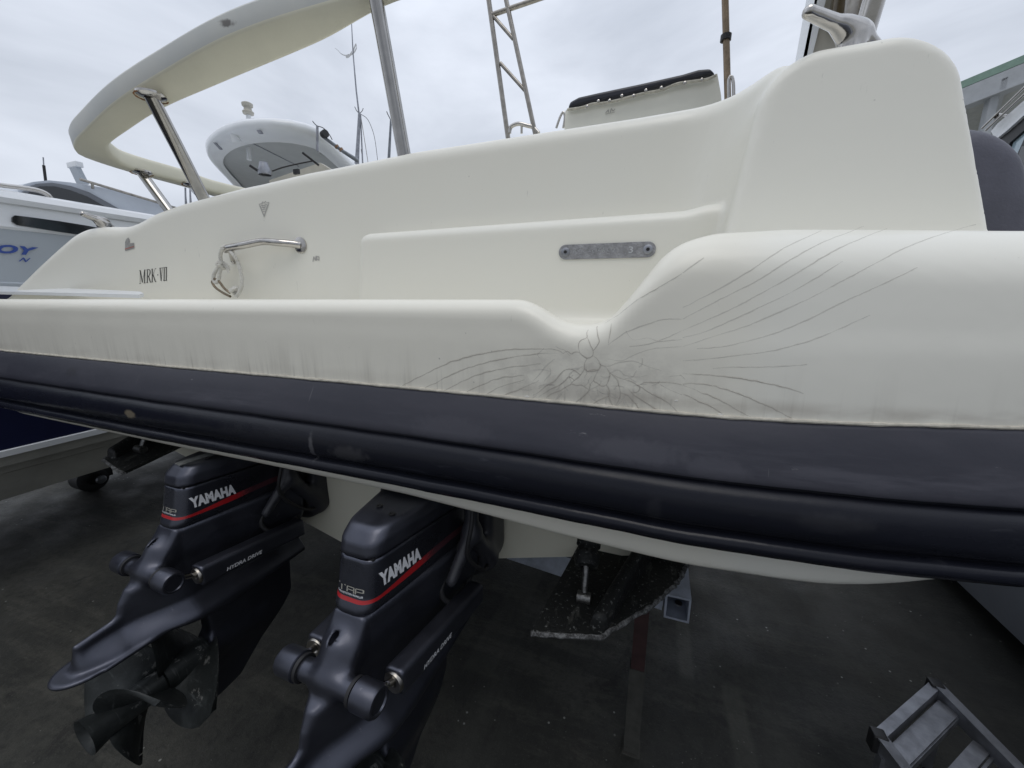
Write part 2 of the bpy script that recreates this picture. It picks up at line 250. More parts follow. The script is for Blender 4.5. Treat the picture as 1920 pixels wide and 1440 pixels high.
# ------------------------------------------------------------------ mesh helpers
def tag(o, label=None, cat=None, group=None, kind=None):
    for k, v in (('label', label), ('category', cat), ('group', group), ('kind', kind)):
        if v: o[k] = v
    return o
def empty(name, loc=(0, 0, 0), parent=None):
    o = bpy.data.objects.new(name, None); C.objects.link(o); o.location = loc; o.empty_display_size = 0.1
    if parent: o.parent = parent
    return o
def obj(name, V, Fc, m, parent=None, smooth=True, flat_angle=None):
    me = bpy.data.meshes.new(name); me.from_pydata([tuple(map(float, v)) for v in V], [], [tuple(int(i) for i in f) for f in Fc]); me.update()
    o = bpy.data.objects.new(name, me); C.objects.link(o)
    for mm in (m if isinstance(m, (list, tuple)) else [m]): me.materials.append(mm)
    if smooth: me.shade_smooth()
    if flat_angle: me.set_sharp_from_angle(angle=R(flat_angle))
    if parent is not None: o.parent = parent
    return o
class MB:
    def __init__(s): s.V = []; s.F = []
    def add(s, V, F):
        n = len(s.V); s.V += [tuple(v) for v in V]; s.F += [tuple(i+n for i in f) for f in F]; return s
    def box(s, lo, hi, M=None, bev=0.0):
        bm = bmesh.new(); bmesh.ops.create_cube(bm, size=1)
        c0 = (np.array(lo)+np.array(hi))/2; d = np.array(hi)-np.array(lo)
        for v in bm.verts: v.co = Vector((v.co.x*d[0]+c0[0], v.co.y*d[1]+c0[1], v.co.z*d[2]+c0[2]))
        if bev: bmesh.ops.bevel(bm, geom=bm.edges[:], offset=bev, segments=3, profile=0.6, affect='EDGES')
        if M is not None: bmesh.ops.transform(bm, matrix=M, verts=bm.verts[:])
        bm.verts.index_update(); s.add([v.co[:] for v in bm.verts], [[v.index for v in f.verts] for f in bm.faces]); bm.free(); return s
    def tube(s, P, r, n=12, caps=True, close=False):
        P = np.array([np.array(p, float) for p in P]); m = len(P); rr = np.full(m, r, float) if np.isscalar(r) else np.array(r, float)
        T = np.gradient(P, axis=0)
        if close: T = np.roll(P, -1, 0)-np.roll(P, 1, 0)
        T /= np.linalg.norm(T, axis=1)[:, None]+1e-12
        up = np.array([0, 0, 1.0]) if abs(T[0][2]) < 0.9 else np.array([1.0, 0, 0])
        u = np.cross(T[0], up); u /= np.linalg.norm(u); V = []; a = np.linspace(0, 2*math.pi, n, endpoint=False)
        for i in range(m):
            u = u-T[i]*np.dot(u, T[i]); u /= np.linalg.norm(u)+1e-12; v = np.cross(T[i], u)
            for q in a: V.append(P[i]+rr[i]*(math.cos(q)*u+math.sin(q)*v))
        F = []
        for i in range(m if close else m-1):
            j = (i+1) % m
            for k in range(n): F.append((i*n+k, i*n+(k+1) % n, j*n+(k+1) % n, j*n+k))
        if caps and not close: F += [tuple(range(n))[::-1], tuple((m-1)*n+k for k in range(n))]
        return s.add(V, F)
    def prism(s, pts, d, M=None):
        """polygon pts (3d) pushed along vector d"""
        n = len(pts); V = [np.array(p, float) for p in pts]; V += [p+np.array(d) for p in V[:n]]
        F = [tuple(range(n))[::-1], tuple(range(n, 2*n))]+[(i, (i+1) % n, n+(i+1) % n, n+i) for i in range(n)]
        return s.add(V, F)
    def lathe(s, prof, o, ax, n=28):
        """prof: (distance along axis, radius)"""
        o = np.array(o, float); ax = np.array(ax, float); ax /= np.linalg.norm(ax)
        u = np.cross(ax, [0, 0, 1.0] if abs(ax[2]) < 0.9 else [1.0, 0, 0]); u /= np.linalg.norm(u); v = np.cross(ax, u); V = []
        for t, r in prof:
            for k in range(n):
                q = 2*math.pi*k/n; V.append(o+ax*t+r*(math.cos(q)*u+math.sin(q)*v))
        F = [(i*n+k, i*n+(k+1) % n, (i+1)*n+(k+1) % n, (i+1)*n+k) for i in range(len(prof)-1) for k in range(n)]
        return s.add(V, F)
    def grid(s, P, nu, nv, flip=False):
        F = [(i*nv+j, (i+1)*nv+j, (i+1)*nv+j+1, i*nv+j+1) for i in range(nu-1) for j in range(nv-1)]
        if flip: F = [f[::-1] for f in F]
        return s.add(P, F)
    def build(s, name, m, parent=None, smooth=True, ang=40, fix=True):
        o = obj(name, s.V, s.F, m, parent, smooth)
        if fix:
            bm = bmesh.new(); bm.from_mesh(o.data); bmesh.ops.recalc_face_normals(bm, faces=bm.faces[:]); bm.to_mesh(o.data); bm.free()
        if smooth and ang: o.data.set_sharp_from_angle(angle=R(ang))
        return o
def spline(P, n, closed=False):
    """Catmull-Rom resample"""
    P = np.array([np.array(p, float) for p in P]); m = len(P); d = np.r_[0, np.cumsum(np.linalg.norm(np.diff(P, axis=0), axis=1))]
    t = np.linspace(0, d[-1], n); out_ = []
    for q in t:
        i = min(max(int(np.searchsorted(d, q, side='right'))-1, 0), m-2); u = (q-d[i])/(d[i+1]-d[i]+1e-12)
        p0, p1, p2, p3 = P[max(i-1, 0)], P[i], P[i+1], P[min(i+2, m-1)]
        out_.append(0.5*((2*p1)+(-p0+p2)*u+(2*p0-5*p1+4*p2-p3)*u*u+(-p0+3*p1-3*p2+p3)*u**3))
    return np.array(out_)

# ------------------------------------------------------------------ implicit surfaces -> smooth meshes
def smin(a, b, k): h = np.maximum(k-np.abs(a-b), 0); return np.minimum(a, b)-h*h/(4*k)
def smax(a, b, k): return -smin(-a, -b, k)
def sstep(x, a, b): t = np.clip((x-a)/(b-a), 0, 1); return t*t*(3-2*t)
def capsule(x, y, z, a, b, r, r2=None):
    a = np.array(a, float); b = np.array(b, float); ba = b-a; r2 = r if r2 is None else r2
    h = np.clip(((x-a[0])*ba[0]+(y-a[1])*ba[1]+(z-a[2])*ba[2])/np.dot(ba, ba), 0, 1)
    return np.sqrt((x-a[0]-h*ba[0])**2+(y-a[1]-h*ba[1])**2+(z-a[2]-h*ba[2])**2)-(r+(r2-r)*h)
def poly2d(u, v, P):
    """signed distance to polygon"""
    P = np.array(P, float); d = (u-P[0, 0])**2+(v-P[0, 1])**2; s = np.ones_like(u); n = len(P); j = n-1
    for i in range(n):
        e = P[j]-P[i]; wu, wv = u-P[i, 0], v-P[i, 1]; h = np.clip((wu*e[0]+wv*e[1])/(e@e), 0, 1)
        d = np.minimum(d, (wu-e[0]*h)**2+(wv-e[1]*h)**2)
        c1 = v >= P[i, 1]; c2 = v < P[j, 1]; c3 = e[0]*wv > e[1]*wu
        s = np.where((c1 & c2 & c3) | (~c1 & ~c2 & ~c3), -s, s); j = i
    return s*np.sqrt(d)
def grad(fn, p, e=1e-3):
    x, y, z = p.T
    return np.stack([fn(x+e, y, z)-fn(x-e, y, z), fn(x, y+e, z)-fn(x, y-e, z), fn(x, y, z+e)-fn(x, y, z-e)], 1)/(2*e)
def surfnet(fn, lo, hi, h, B=12):
    lo = np.array(lo, float); n = np.ceil((np.array(hi)-lo)/h).astype(int)+1; n = ((n-1)//B+1)*B+1
    D = np.empty(n, np.float32); nb = (n-1)//B
    ax = [lo[i]+h*np.arange(n[i]) for i in range(3)]
    ctr = np.meshgrid(*[ax[i][B//2::B][:nb[i]] for i in range(3)], indexing='ij'); dc_ = fn(*ctr)
    for i in range(nb[0]):
        for j in range(nb[1]):
            for k in range(nb[2]):
                sl_ = (slice(i*B, i*B+B+1), slice(j*B, j*B+B+1), slice(k*B, k*B+B+1))
                if abs(dc_[i, j, k]) > B*h*2.2: D[sl_] = dc_[i, j, k]
    for i in range(nb[0]):
        for j in range(nb[1]):
            act = [k for k in range(nb[2]) if abs(dc_[i, j, k]) <= B*h*2.2]
            if not act: continue
            k0, k1 = min(act), max(act); a, b, c_ = slice(i*B, i*B+B+1), slice(j*B, j*B+B+1), slice(k0*B, k1*B+B+1)
            D[a, b, c_] = fn(*np.meshgrid(ax[0][a], ax[1][b], ax[2][c_], indexing='ij'))
    ins = D < 0; c8 = np.zeros(n-1, np.int8)
    for a in (0, 1):
        for b in (0, 1):
            for c_ in (0, 1): c8 += ins[a:n[0]-1+a, b:n[1]-1+b, c_:n[2]-1+c_]
    I, J, K = np.nonzero((c8 > 0) & (c8 < 8)); idx = -np.ones(n-1, np.int64); idx[I, J, K] = np.arange(len(I))
    acc = np.zeros((len(I), 3)); cnt = np.zeros(len(I))
    for d in range(3):
        o1, o2 = [q for q in range(3) if q != d]
        for a in (0, 1):
            for b in (0, 1):
                p = [I.copy(), J.copy(), K.copy()]; p[o1] = p[o1]+a; p[o2] = p[o2]+b; q = [v.copy() for v in p]; q[d] = q[d]+1
                d0, d1 = D[tuple(p)], D[tuple(q)]; mk = (d0 < 0) != (d1 < 0); t = np.where(mk, d0/(d0-d1+1e-20), 0)
                pt = np.stack(p, 1).astype(float); pt[:, d] += t; acc[mk] += pt[mk]; cnt[mk] += 1
    V = lo+h*acc/cnt[:, None]
    for _ in range(3):
        v = fn(*V.T); gr = grad(fn, V); V -= np.clip(v/(np.sum(gr*gr, 1)+1e-9), -h, h)[:, None]*gr
    F = []
    for d in range(3):
        o1, o2 = (d+1) % 3, (d+2) % 3
        a = [slice(None)]*3; b = [slice(None)]*3; a[d] = slice(0, n[d]-1); b[d] = slice(1, n[d])
        A_, B_ = ins[tuple(a)], ins[tuple(b)]; E_ = np.stack(np.nonzero(A_ != B_), 1)
        ok = (E_[:, o1] > 0) & (E_[:, o1] < n[o1]-1) & (E_[:, o2] > 0) & (E_[:, o2] < n[o2]-1); E_ = E_[ok]; sgn = A_[tuple(E_.T)]
        q = []
        for (u, v) in ((-1, -1), (0, -1), (0, 0), (-1, 0)):
            e = E_.copy(); e[:, o1] += u; e[:, o2] += v; q.append(idx[tuple(e.T)])
        q = np.stack(q, 1); q[~sgn] = q[~sgn][:, ::-1]; F.append(q)
    return V, np.concatenate(F)
def sdf_obj(name, fn, lo, hi, h, m, parent=None):
    V, F = surfnet(fn, lo, hi, h)
    me = bpy.data.meshes.new(name); me.vertices.add(len(V)); me.vertices.foreach_set('co', V.astype(np.float32).ravel())
    me.loops.add(len(F)*4); me.loops.foreach_set('vertex_index', F.astype(np.int32).ravel())
    me.polygons.add(len(F)); me.polygons.foreach_set('loop_start', np.arange(0, len(F)*4, 4, dtype=np.int32)); me.polygons.foreach_set('loop_total', np.full(len(F), 4, dtype=np.int32))
    me.update(calc_edges=True); me.validate(); me.shade_smooth(); me.materials.append(m)
    o = bpy.data.objects.new(name, me); C.objects.link(o)
    if parent is not None: o.parent = parent
    return o
def march(fn, O, Dr, tmax=6.0, t0=0.3):
    """rays O + t D -> first surface points of an implicit surface"""
    O = np.atleast_2d(O); Dr = Dr/np.linalg.norm(Dr, axis=1)[:, None]; t = np.full(len(Dr), t0)
    for _ in range(160): t = t+np.clip(fn(*(O+Dr*t[:, None]).T)*0.5, -0.05, 0.05)
    return O+Dr*t[:, None]

# ------------------------------------------------------------------ lettering
def text_polys(txt, size=1.0, bold=0.0, shear=0.0, sx=1.0, spacing=1.0):
    cu = bpy.data.curves.new('t', 'FONT'); cu.body = txt; cu.size = size; cu.offset = bold; cu.shear = shear; cu.space_character = spacing; cu.resolution_u = 4
    o = bpy.data.objects.new('t', cu); C.objects.link(o); dg = bpy.context.evaluated_depsgraph_get(); me = bpy.data.meshes.new_from_object(o.evaluated_get(dg))
    V = np.array([v.co[:] for v in me.vertices]); F = [tuple(p.vertices) for p in me.polygons]
    bpy.data.objects.remove(o); bpy.data.curves.remove(cu); bpy.data.meshes.remove(me)
    V[:, 0] = (V[:, 0]-V[:, 0].min())*sx; V[:, 1] -= V[:, 1].min(); return V, F
def strokes(segs, wd):
    """list of (x0,y0,x1,y1[,w]) -> flat quads"""
    V = []; F = []
    for q in segs:
        w_ = q[4] if len(q) > 4 else wd; a, b = np.array(q[:2], float), np.array(q[2:4], float); d = b-a; d /= np.linalg.norm(d)+1e-9; nn = np.array([-d[1], d[0]])*w_/2
        i = len(V); V += [(*(a-nn), 0), (*(b-nn), 0), (*(b+nn), 0), (*(a+nn), 0)]; F.append((i, i+1, i+2, i+3))
    return np.array(V), F
def decal(name, V, F, m, parent, frm, fn=None, push=None, off=0.0012):
    """put flat artwork (u,v) on a surface: frm maps (u,v)->3d point; optional projection onto implicit surface fn along push"""
    P = np.array([frm(u, v) for u, v, _ in V])
    if fn is not None:
        d = np.tile(np.array(push, float), (len(P), 1)); P = march(fn, P-d*0.25, d, t0=0.0); gr = grad(fn, P); P = P+gr/np.linalg.norm(gr, axis=1)[:, None]*off
    return obj(name, P, F, m, parent, smooth=False)

# ================================================================== THE CRUISER WHOSE STERN WE STAND AT
cruiser = tag(empty('motor_cruiser', (0, 0, 0)), 'cream motor cruiser stern with cracked swim platform, black rubber fender and twin drives', 'motor boat')

def smooth_tab(S_, V_, lo=-6, hi=4, k=9):
    x = np.arange(lo, hi, 0.01); y = np.interp(x, S_, V_); ke = np.hanning(2*k+1); ke /= ke.sum(); y = np.convolve(np.pad(y, k, mode='edge'), ke, mode='valid'); return x, y
FE = smooth_tab([-3.35, -3.0, -2.6, -1.5, -.8, -.3, .08, .33, .55, .8, 1.1, 1.3, 1.42], [1.02, .90, .82, .80, .80, .795, .787, .810, .852, .935, 1.14, 1.42, 2.2], k=10)     # aft edge of platform
ZT = smooth_tab([-4, -.275, -.235, -.20, -.152, -.112, -.085, -.047, .0, .035, .09, .22, .55, 1], [1.448, 1.448, 1.432, 1.408, 1.388, 1.396, 1.413, 1.462, 1.530, 1.556, 1.572, 1.577, 1.566, 1.56], k=3)
RT = smooth_tab([-4, -.3, -.1, .1, .4, 2], [.040, .040, .04, .085, .10, .10], k=8)
FW = smooth_tab([-3.4, -2.9, -2.4, -2.1, -1.7, -1.4, -1, -.10, .0, .05, .09, .12, .145, .165, .19, .24, .30, 3], [.95, 1.08, 1.2, 1.28, 1.36, 1.39, 1.4, 1.4, 1.393, 1.375, 1.345, 1.305, 1.26, 1.215, 1.205, 1.30, 1.42, 1.42], k=4)     # aft face of transom wall
ZW = smooth_tab([-3.3, -3.034, -2.889, -2.747, -2.645, -2.583, -2.498, -2.376, -2.306, -2.221, -2.085, -1.755, -1.425, -.913, .06, .12, .18, .24, .40, 1.0], [1.30, 1.502, 1.603, 1.693, 1.754, 1.776, 1.782, 1.779, 1.799, 1.837, 1.875, 1.933, 1.97, 1.996, 2.003, 2.002, 2.0, 1.998, 1.995, 1.99], k=5)
ZB = smooth_tab([-3, -1.13, -.6, -.16, .1, .29, .37, .45, .53, .7, 2], [.960, .948, .939, .914, .907, .908, .913, .926, .950, .98, .98], k=8)
def tab(T_, x): return np.interp(x, T_[0], T_[1])
def rbox(u, v, hu, hv, r):
    a, b = np.abs(u)-hu+r, np.abs(v)-hv+r; return np.sqrt(np.maximum(a, 0)**2+np.maximum(b, 0)**2)+np.minimum(np.maximum(a, b), 0)-r
FLOOR = 1.372
def moulding(x, y, z):
    fe = tab(FE, x); zt = tab(ZT, x); rt = tab(RT, x)
    # platform slab with rounded lower lip
    zb = tab(ZB, x); slab = smin(rbox(y-(fe+.04+1.62)/2, z-(FLOOR+1.0)/2, (1.58-fe)/2, (FLOOR-1.0)/2, 0.02), rbox(y-(fe+.004+1.62)/2, z-(1.1+zb)/2, (1.616-fe)/2, (1.1-zb)/2, 0.022), .01)
    # bulwark along the aft edge; its face leans a little forward going up
    lean = 0.30*np.maximum(z-1.23, 0)**2*sstep(x, -.2, .3)
    wdt = 0.085+0.30*sstep(x, -.06, .14); yo = y-(fe+lean)-wdt/2
    bul = rbox(yo, z-(zt+.985)/2, wdt/2, (zt-.985)/2, np.minimum(rt, wdt/2-.001))*0.8
    d = smin(slab, bul, 0.055)
    # soft joint bead just above the rubber
    # transom wall
    fw = tab(FW, x-.18*np.clip(z-1.66, -.2, .4)*sstep(x, -.1, .1)); zw = tab(ZW, x)+0.004; ln = 0.0
    wall = np.maximum(rbox(y-(fw+.11), z-(zw+0.9)/2, .11, (zw-0.9)/2, 0.055)*0.8, x-.33)
    # cockpit/deck mass forward of the wall
    deck = rbox(y-1.92, z-1.45, .42, .30, .05); deck = np.maximum(deck, np.maximum(x-.45, -2.45-x))
    wall = smin(wall, deck, .03)
    # low bench moulding against the wall
    bx0 = -1.105+0.14*np.maximum(z-1.42, 0); bz = 1.689+0.004*(x+.4)+.012*sstep(x, .04, .12)
    bench = np.maximum(rbox(y-1.40, z-(bz+1.0)/2, .148, (bz-1.0)/2, 0.045), bx0-x); bench = smax(rbox(y-1.40, z-(bz+1.0)/2, .150, (bz-1.0)/2, 0.035), smax(bx0-x, x-.33, .02), 0.05)
    d = smin(d, smin(wall, bench, 0.008), 0.05)
    # pillar
    xl = .140+.16*np.clip(z-1.60, -.3, .5); xr = .630-.27*np.clip(z-1.60, -.3, .5); xc, hw = (xl+xr)/2, (xr-xl)/2; yf = 1.13+.10*np.clip(z-1.5, -.2, .6)
    p2 = rbox(x-xc, z-(1.995+1.2)/2, hw, (1.995-1.2)/2, 0.105)
    pil = smax(p2, smax(yf-y, y-1.75, .03), 0.030)*0.9
    d = smin(d, pil, 0.022)
    ends = np.maximum(-3.35-x, np.maximum(y-2.2, x-1.40))
    return smax(d, ends, .03)
deckmesh = sdf_obj('stern_moulding', moulding, (-3.45, .68, .86), (1.48, 2.25, 2.10), 0.011, M_STERN, cruiser)

# hull below: vee transom and bottom
hm = MB(); cx = -1.01
def hull_sec(y):
    k = sstep(np.array(y), 3.2, 7.5)*0.9; hb = 1.46*(1-k); ch = 1.25*(1-k); kz = .40+.35*k
    return [(-hb, 1.30), (-hb, 1.0), (-ch, .74+.2*k), (0, kz), (ch, .74+.2*k), (hb, 1.0), (hb, 1.30)]
ys = [1.15, 2.0, 3.2, 4.2, 5.2, 6.2, 7.3]
P = [(cx+u, y, z) for y in ys for u, z in hull_sec(y)]
hm.grid(P, len(ys), 7); hm.F.append(tuple(range(7))); hm.F.append(tuple(range(42, 49))[::-1])
for i in range(6): hm.F.append((i*7, (i+1)*7, (i+1)*7+6, i*7+6))
hm.build('hull', M_CREAM, cruiser, ang=25)

dk = MB(); dk.prism([(cx-1.30, 2.15, 1.742), (cx-1.30, 4.5, 1.742), (cx-.6, 7.2, 1.742), (cx+.6, 7.2, 1.742), (cx+1.43, 4.5, 1.742), (cx+1.43, 2.15, 1.742)], (0, 0, -.50)); dk.build('deck', M_CREAM, cruiser, smooth=False)
# rubber fender swept along the edge
prof = [(.010, 1.232), (-.004, 1.2335), (-.010, 1.228), (-.030, 1.190), (-.047, 1.152), (-.052, 1.140), (-.051, 1.133), (-.040, 1.129), (-.040, 1.124), (-.055, 1.119), (-.064, 1.108), (-.069, 1.092), (-.071, 1.070), (-.068, 1.054), (-.061, 1.044), (-.052, 1.038), (-.051, 1.034), (-.064, 1.031), (-.071, 1.024), (-.072, 1.014), (-.062, 1.002), (-.050, .998), (-.040, .991), (-.015, .982), (.012, .976)]
fm = MB(); xs = np.concatenate([np.arange(-3.36, 1.2, .02), np.arange(1.2, 1.42, .01)]); fx = tab(FE, xs); dxs = np.gradient(fx, xs); P = []
wob = np.interp(xs, [-3, -2.4, -1.2, -.6, -.25, .1, .4, .6, .8], [.008, .006, .005, .004, .002, .000, -.003, -.006, -.004]); lift = .009*sstep(xs, .1, .6)
for x, y, k, wz, lf in zip(xs, fx, dxs, wob, lift):
    nx, ny = k/math.hypot(1, k), -1/math.hypot(1, k); jj = .0012*math.sin(x*37)+.0009*math.sin(x*91+1)
    for a, z in prof: jk = jj*(.4 if z < 1.2 else .06); P.append((x+nx*(-a+jk), y+ny*(-a+jk), z+wz*(1 if z < 1.2 else .1)+lf*(1 if z > 1.2 else 0)+.0004*math.sin(x*23+z*40)))
fm.grid(P, len(xs), len(prof)); fend = fm.build('rubber_fender', M_FENDER, cruiser, ang=50)
# sealant bead between rubber and gelcoat
bm_ = MB(); xx = np.arange(-3.34, 1.38, .012)
bm_.tube([(x, np.interp(x, *FE)-.0025+.0003*math.sin(x*80), 1.2368+.0003*math.sin(x*31)+np.interp(x, xs, wob)*.1+np.interp(x, xs, lift)) for x in xx], [.0034+.0006*math.sin(x*57)+.0005*math.sin(x*143) for x in xx], 8); bm_.build('sealant_bead', mat('old_sealant', (.47, .445, .38), .8, var=.25, vscale=50), cruiser)

# --- crazing cracks: traced on the photograph, laid into the curved gelcoat
O0 = np.array([0, 0, EYE])
def on_skin(pts): return march(moulding, np.tile(O0, (len(pts), 1)), np.array([ray(*p) for p in pts]), t0=0.55)
z5 = lambda L_: [(640+a/3, 420+b/3) for a, b in L_]
z6 = lambda L_: [(1280+a/3, 420+b/3) for a, b in L_]
cr_main = [
 z5([(330,918),(480,838),(620,775),(760,735),(900,712),(1050,702),(1180,704),(1225,715),(1250,728)]), z5([(1250,728),(1272,718),(1292,733),(1310,722),(1338,722)]),
 z5([(450,935),(580,868),(700,815),(850,772),(1000,745),(1120,730),(1215,728)]), z5([(565,945),(680,885),(800,840),(950,805),(1120,786)]),
 z5([(690,955),(780,910),(880,872),(1030,850)]), z5([(795,968),(900,915),(1030,875)]), z5([(890,975),(1000,930),(1110,880)]),
 z5([(1338,722),(1332,690),(1345,655),(1382,640),(1380,615),(1390,595)]), z5([(1382,640),(1400,680),(1415,712),(1412,740),(1382,755),(1352,738),(1338,722)]),
 z5([(1415,712),(1440,680),(1450,655),(1438,620),(1440,575)]), z5([(1412,740),(1440,762),(1455,790),(1445,820),(1420,828),(1385,830),(1368,812),(1370,780),(1382,755)]),
 z5([(1455,790),(1490,808),(1510,838),(1505,870),(1490,905),(1460,912),(1440,895),(1420,880),(1445,820)]), z5([(1368,812),(1345,850),(1310,880),(1290,900)]),
 z5([(1420,880),(1400,900),(1392,935),(1360,970),(1310,1010)]), z5([(1290,900),(1240,930),(1200,945),(1150,980)]), z5([(1310,880),(1280,860),(1260,880),(1220,910),(1170,935),(1110,975)]),
 z5([(1490,905),(1505,940),(1505,970),(1520,1010),(1530,1035)]), z5([(1505,970),(1450,990),(1400,1030)]), z5([(1510,838),(1545,870),(1560,910),(1570,950),(1565,985),(1540,1030)]),
 z5([(1510,838),(1560,865),(1620,885),(1660,905),(1680,920),(1665,945),(1630,945),(1610,925)]), z5([(1570,950),(1610,965),(1640,990),(1670,1040),(1690,1062)]), z5([(1630,945),(1690,990),(1760,1030),(1800,1060)]),
 z5([(1680,905),(1720,888),(1800,892),(1870,896),(1915,905)]), z5([(1660,905),(1740,950),(1830,1000),(1900,1065)]), z5([(1780,895),(1830,925),(1915,960)]),
 z5([(1290,900),(1320,910),(1350,905),(1390,930)]), z5([(1345,850),(1310,822),(1260,820),(1230,850),(1200,880),(1150,915),(1080,965)]), z5([(1385,830),(1410,820),(1445,820)]),
 z6([(0,900),(60,895),(160,908),(260,935),(380,980),(500,1035),(590,1080),(650,1110)]), z6([(0,905),(100,945),(220,995),(330,1060),(410,1100)]), z6([(0,955),(80,990),(170,1035),(250,1095)]),
 z6([(0,840),(120,848),(260,860),(420,885),(560,915),(680,955)])]
cr_fine = [
 z6([(0,770),(130,760),(280,742),(430,725),(560,700),(720,655),(880,590),(1055,512)]), z6([(80,700),(220,690),(400,650),(560,600),(740,520),(900,440),(1100,350),(1320,245)]),
 z6([(0,690),(150,640),(340,580),(520,505),(700,425),(880,330),(1050,240),(1260,130),(1480,50),(1650,2)]), z6([(0,640),(140,600),(300,530),(450,460),(600,390),(740,310),(900,210)]),
 z6([(0,600),(160,530),(300,465),(450,385),(620,290),(800,180),(950,105),(1150,25)]), z6([(0,535),(120,470),(260,400),(420,320),(560,230),(760,115),(900,60),(1020,12)]), z6([(0,470),(160,390),(300,310),(420,235),(580,130),(780,38)]),
 z6([(170,812),(300,805),(440,805),(560,800),(700,792)]), z6([(0,275),(120,190)]),
 z5([(1500,680),(1600,610),(1700,570),(1800,540),(1915,535)]), z5([(1480,560),(1560,510),(1660,430),(1780,360),(1915,280)]), z5([(1520,560),(1512,610),(1500,680)]), z5([(1455,790),(1500,800),(1560,780),(1640,770),(1720,800),(1800,825)]),
 z5([(1600,600),(1640,650),(1720,640),(1780,655),(1830,640),(1915,600)]), z5([(1500,760),(1580,770),(1650,735),(1760,700),(1915,690)]), z5([(1510,838),(1560,820),(1600,850),(1680,860),(1720,850)]),
 z5([(1620,690),(1700,680),(1800,660),(1915,650)]), z5([(1200,760),(1150,800),(1110,850),(1080,880)]), z5([(1200,910),(1150,900),(1110,915)]), z5([(1100,960),(1060,990),(1030,1005)]), z5([(1250,940),(1200,1000),(1210,1020)]), z5([(1440,1000),(1455,1030)]),
 z5([(1540,1030),(1570,1000),(1600,960)]), z5([(1280,860),(1300,830),(1340,815)]), z5([(1600,1000),(1620,1040)]), z5([(980,900),(1020,890)]), z5([(1840,860),(1915,850)])]
r_ = random.Random(21)
for _ in range(46):
    a = r_.gauss(1130, 62); b = r_.gauss(722, 24); an = math.atan2(b-665, a-1108)+r_.gauss(0, .7); ln = [(a, b)]
    for k in range(r_.randint(2, 4)):
        st_ = r_.uniform(5, 11); a += st_*math.cos(an); b += st_*math.sin(an)*.8; an += r_.gauss(0, .5); ln.append((a, b))
    seam_y = 745+(1300-960)*0+(ln[0][0]-960)*.105
    if all(q[1] < 745+(q[0]-960)*.105 for q in ln) and all(q[1] > 640 for q in ln): cr_fine.append(ln)
def crack_mesh(name, lines, rad, jit, seed, m):
    r_ = random.Random(seed); mb = MB(); hb_ = MB()
    for ln in lines:
        n = max(8, int(sum(math.dist(a, b) for a, b in zip(ln, ln[1:]))/3.0)); q = spline([(a, b, 0) for a, b in ln], n)
        jx = np.convolve([r_.gauss(0, 1) for _ in range(n+4)], [.25, .5, .5, .5, .25], 'valid'); jy = np.convolve([r_.gauss(0, 1) for _ in range(n+4)], [.25, .5, .5, .5, .25], 'valid')
        q[1:-1, 0] += jit*jx[1:-1]; q[1:-1, 1] += jit*jy[1:-1]
        p = on_skin([(a, b) for a, b, _ in q]); gr = grad(moulding, p); gr /= np.linalg.norm(gr, axis=1)[:, None]; t = np.linspace(0, 1, n)
        wv = 1+.35*np.convolve([r_.gauss(0, 1) for _ in range(n+8)], np.ones(9)/4.5, 'valid'); rr = rad*(.30+.70*np.sin(np.pi*np.clip(t, .06, .94))**.5)*np.clip(wv, .35, 1.7)
        mb.tube(p-gr*rad*.45, rr, 6); d_ = np.gradient(p, axis=0); d_ /= np.linalg.norm(d_, axis=1)[:, None]; sd_ = np.cross(d_, gr); hw = rr[:, None]*3.2
        P = [v for i in range(n) for v in (p[i]+gr[i]*.0003-sd_[i]*hw[i], p[i]+gr[i]*.0004, p[i]+gr[i]*.0003+sd_[i]*hw[i])]; hb_.grid(P, n, 3)
    mb.build(name, m, deckmesh, ang=None); hb_.build(name+'_stain', M_HALO, deckmesh, ang=None, fix=False)
crack_mesh('crazing_crack', cr_main, .00058, .50, 1, M_CRACKD)
crack_mesh('hairline_crack', cr_fine, .00042, .25, 2, M_CRACK)
# chips of flaked gelcoat at the joint
r_ = random.Random(5); mc = mat('bare_chip', (.78, .77, .72), .7)
for (a, b, w_) in [(964,748,18),(988,743,12),(1098,762,10),(1268,751,10),(1310,785,12),(1352,777,12),(1405,783,14)]:
    pts = []
    for q in range(7): an = q/7*6.283; rr = w_*.5*r_.uniform(.4, 1); pts.append((a+rr*math.cos(an)*1.1, b+rr*math.sin(an)*.4))
    p = on_skin(pts); gr = grad(moulding, p); gr /= np.linalg.norm(gr, axis=1)[:, None]
    MB().add(np.r_[p+gr*.0007, p-gr*.002], [tuple(range(7))]+[(i, (i+1) % 7, 7+(i+1) % 7, 7+i) for i in range(7)]).build('gelcoat_chip', mc, deckmesh, smooth=False)
# stained ring of the drain in the notch
fp = W(1086, 598, z=FLOOR); rp = [(fp[0]+.050*math.cos(a)*1.0, .985+.035*math.sin(a), FLOOR) for a in np.linspace(.25, 2.7, 16)]
rp = march(moulding, np.array(rp)+[0, 0, .08], np.tile([0, 0, -1.0], (16, 1)), t0=0.0)
MB().tube(rp, [.0012+.0012*math.sin(i*.9) for i in range(16)], 6).build('drain_ring', mat('yellow_stain', (.42, .36, .20), .8), deckmesh)

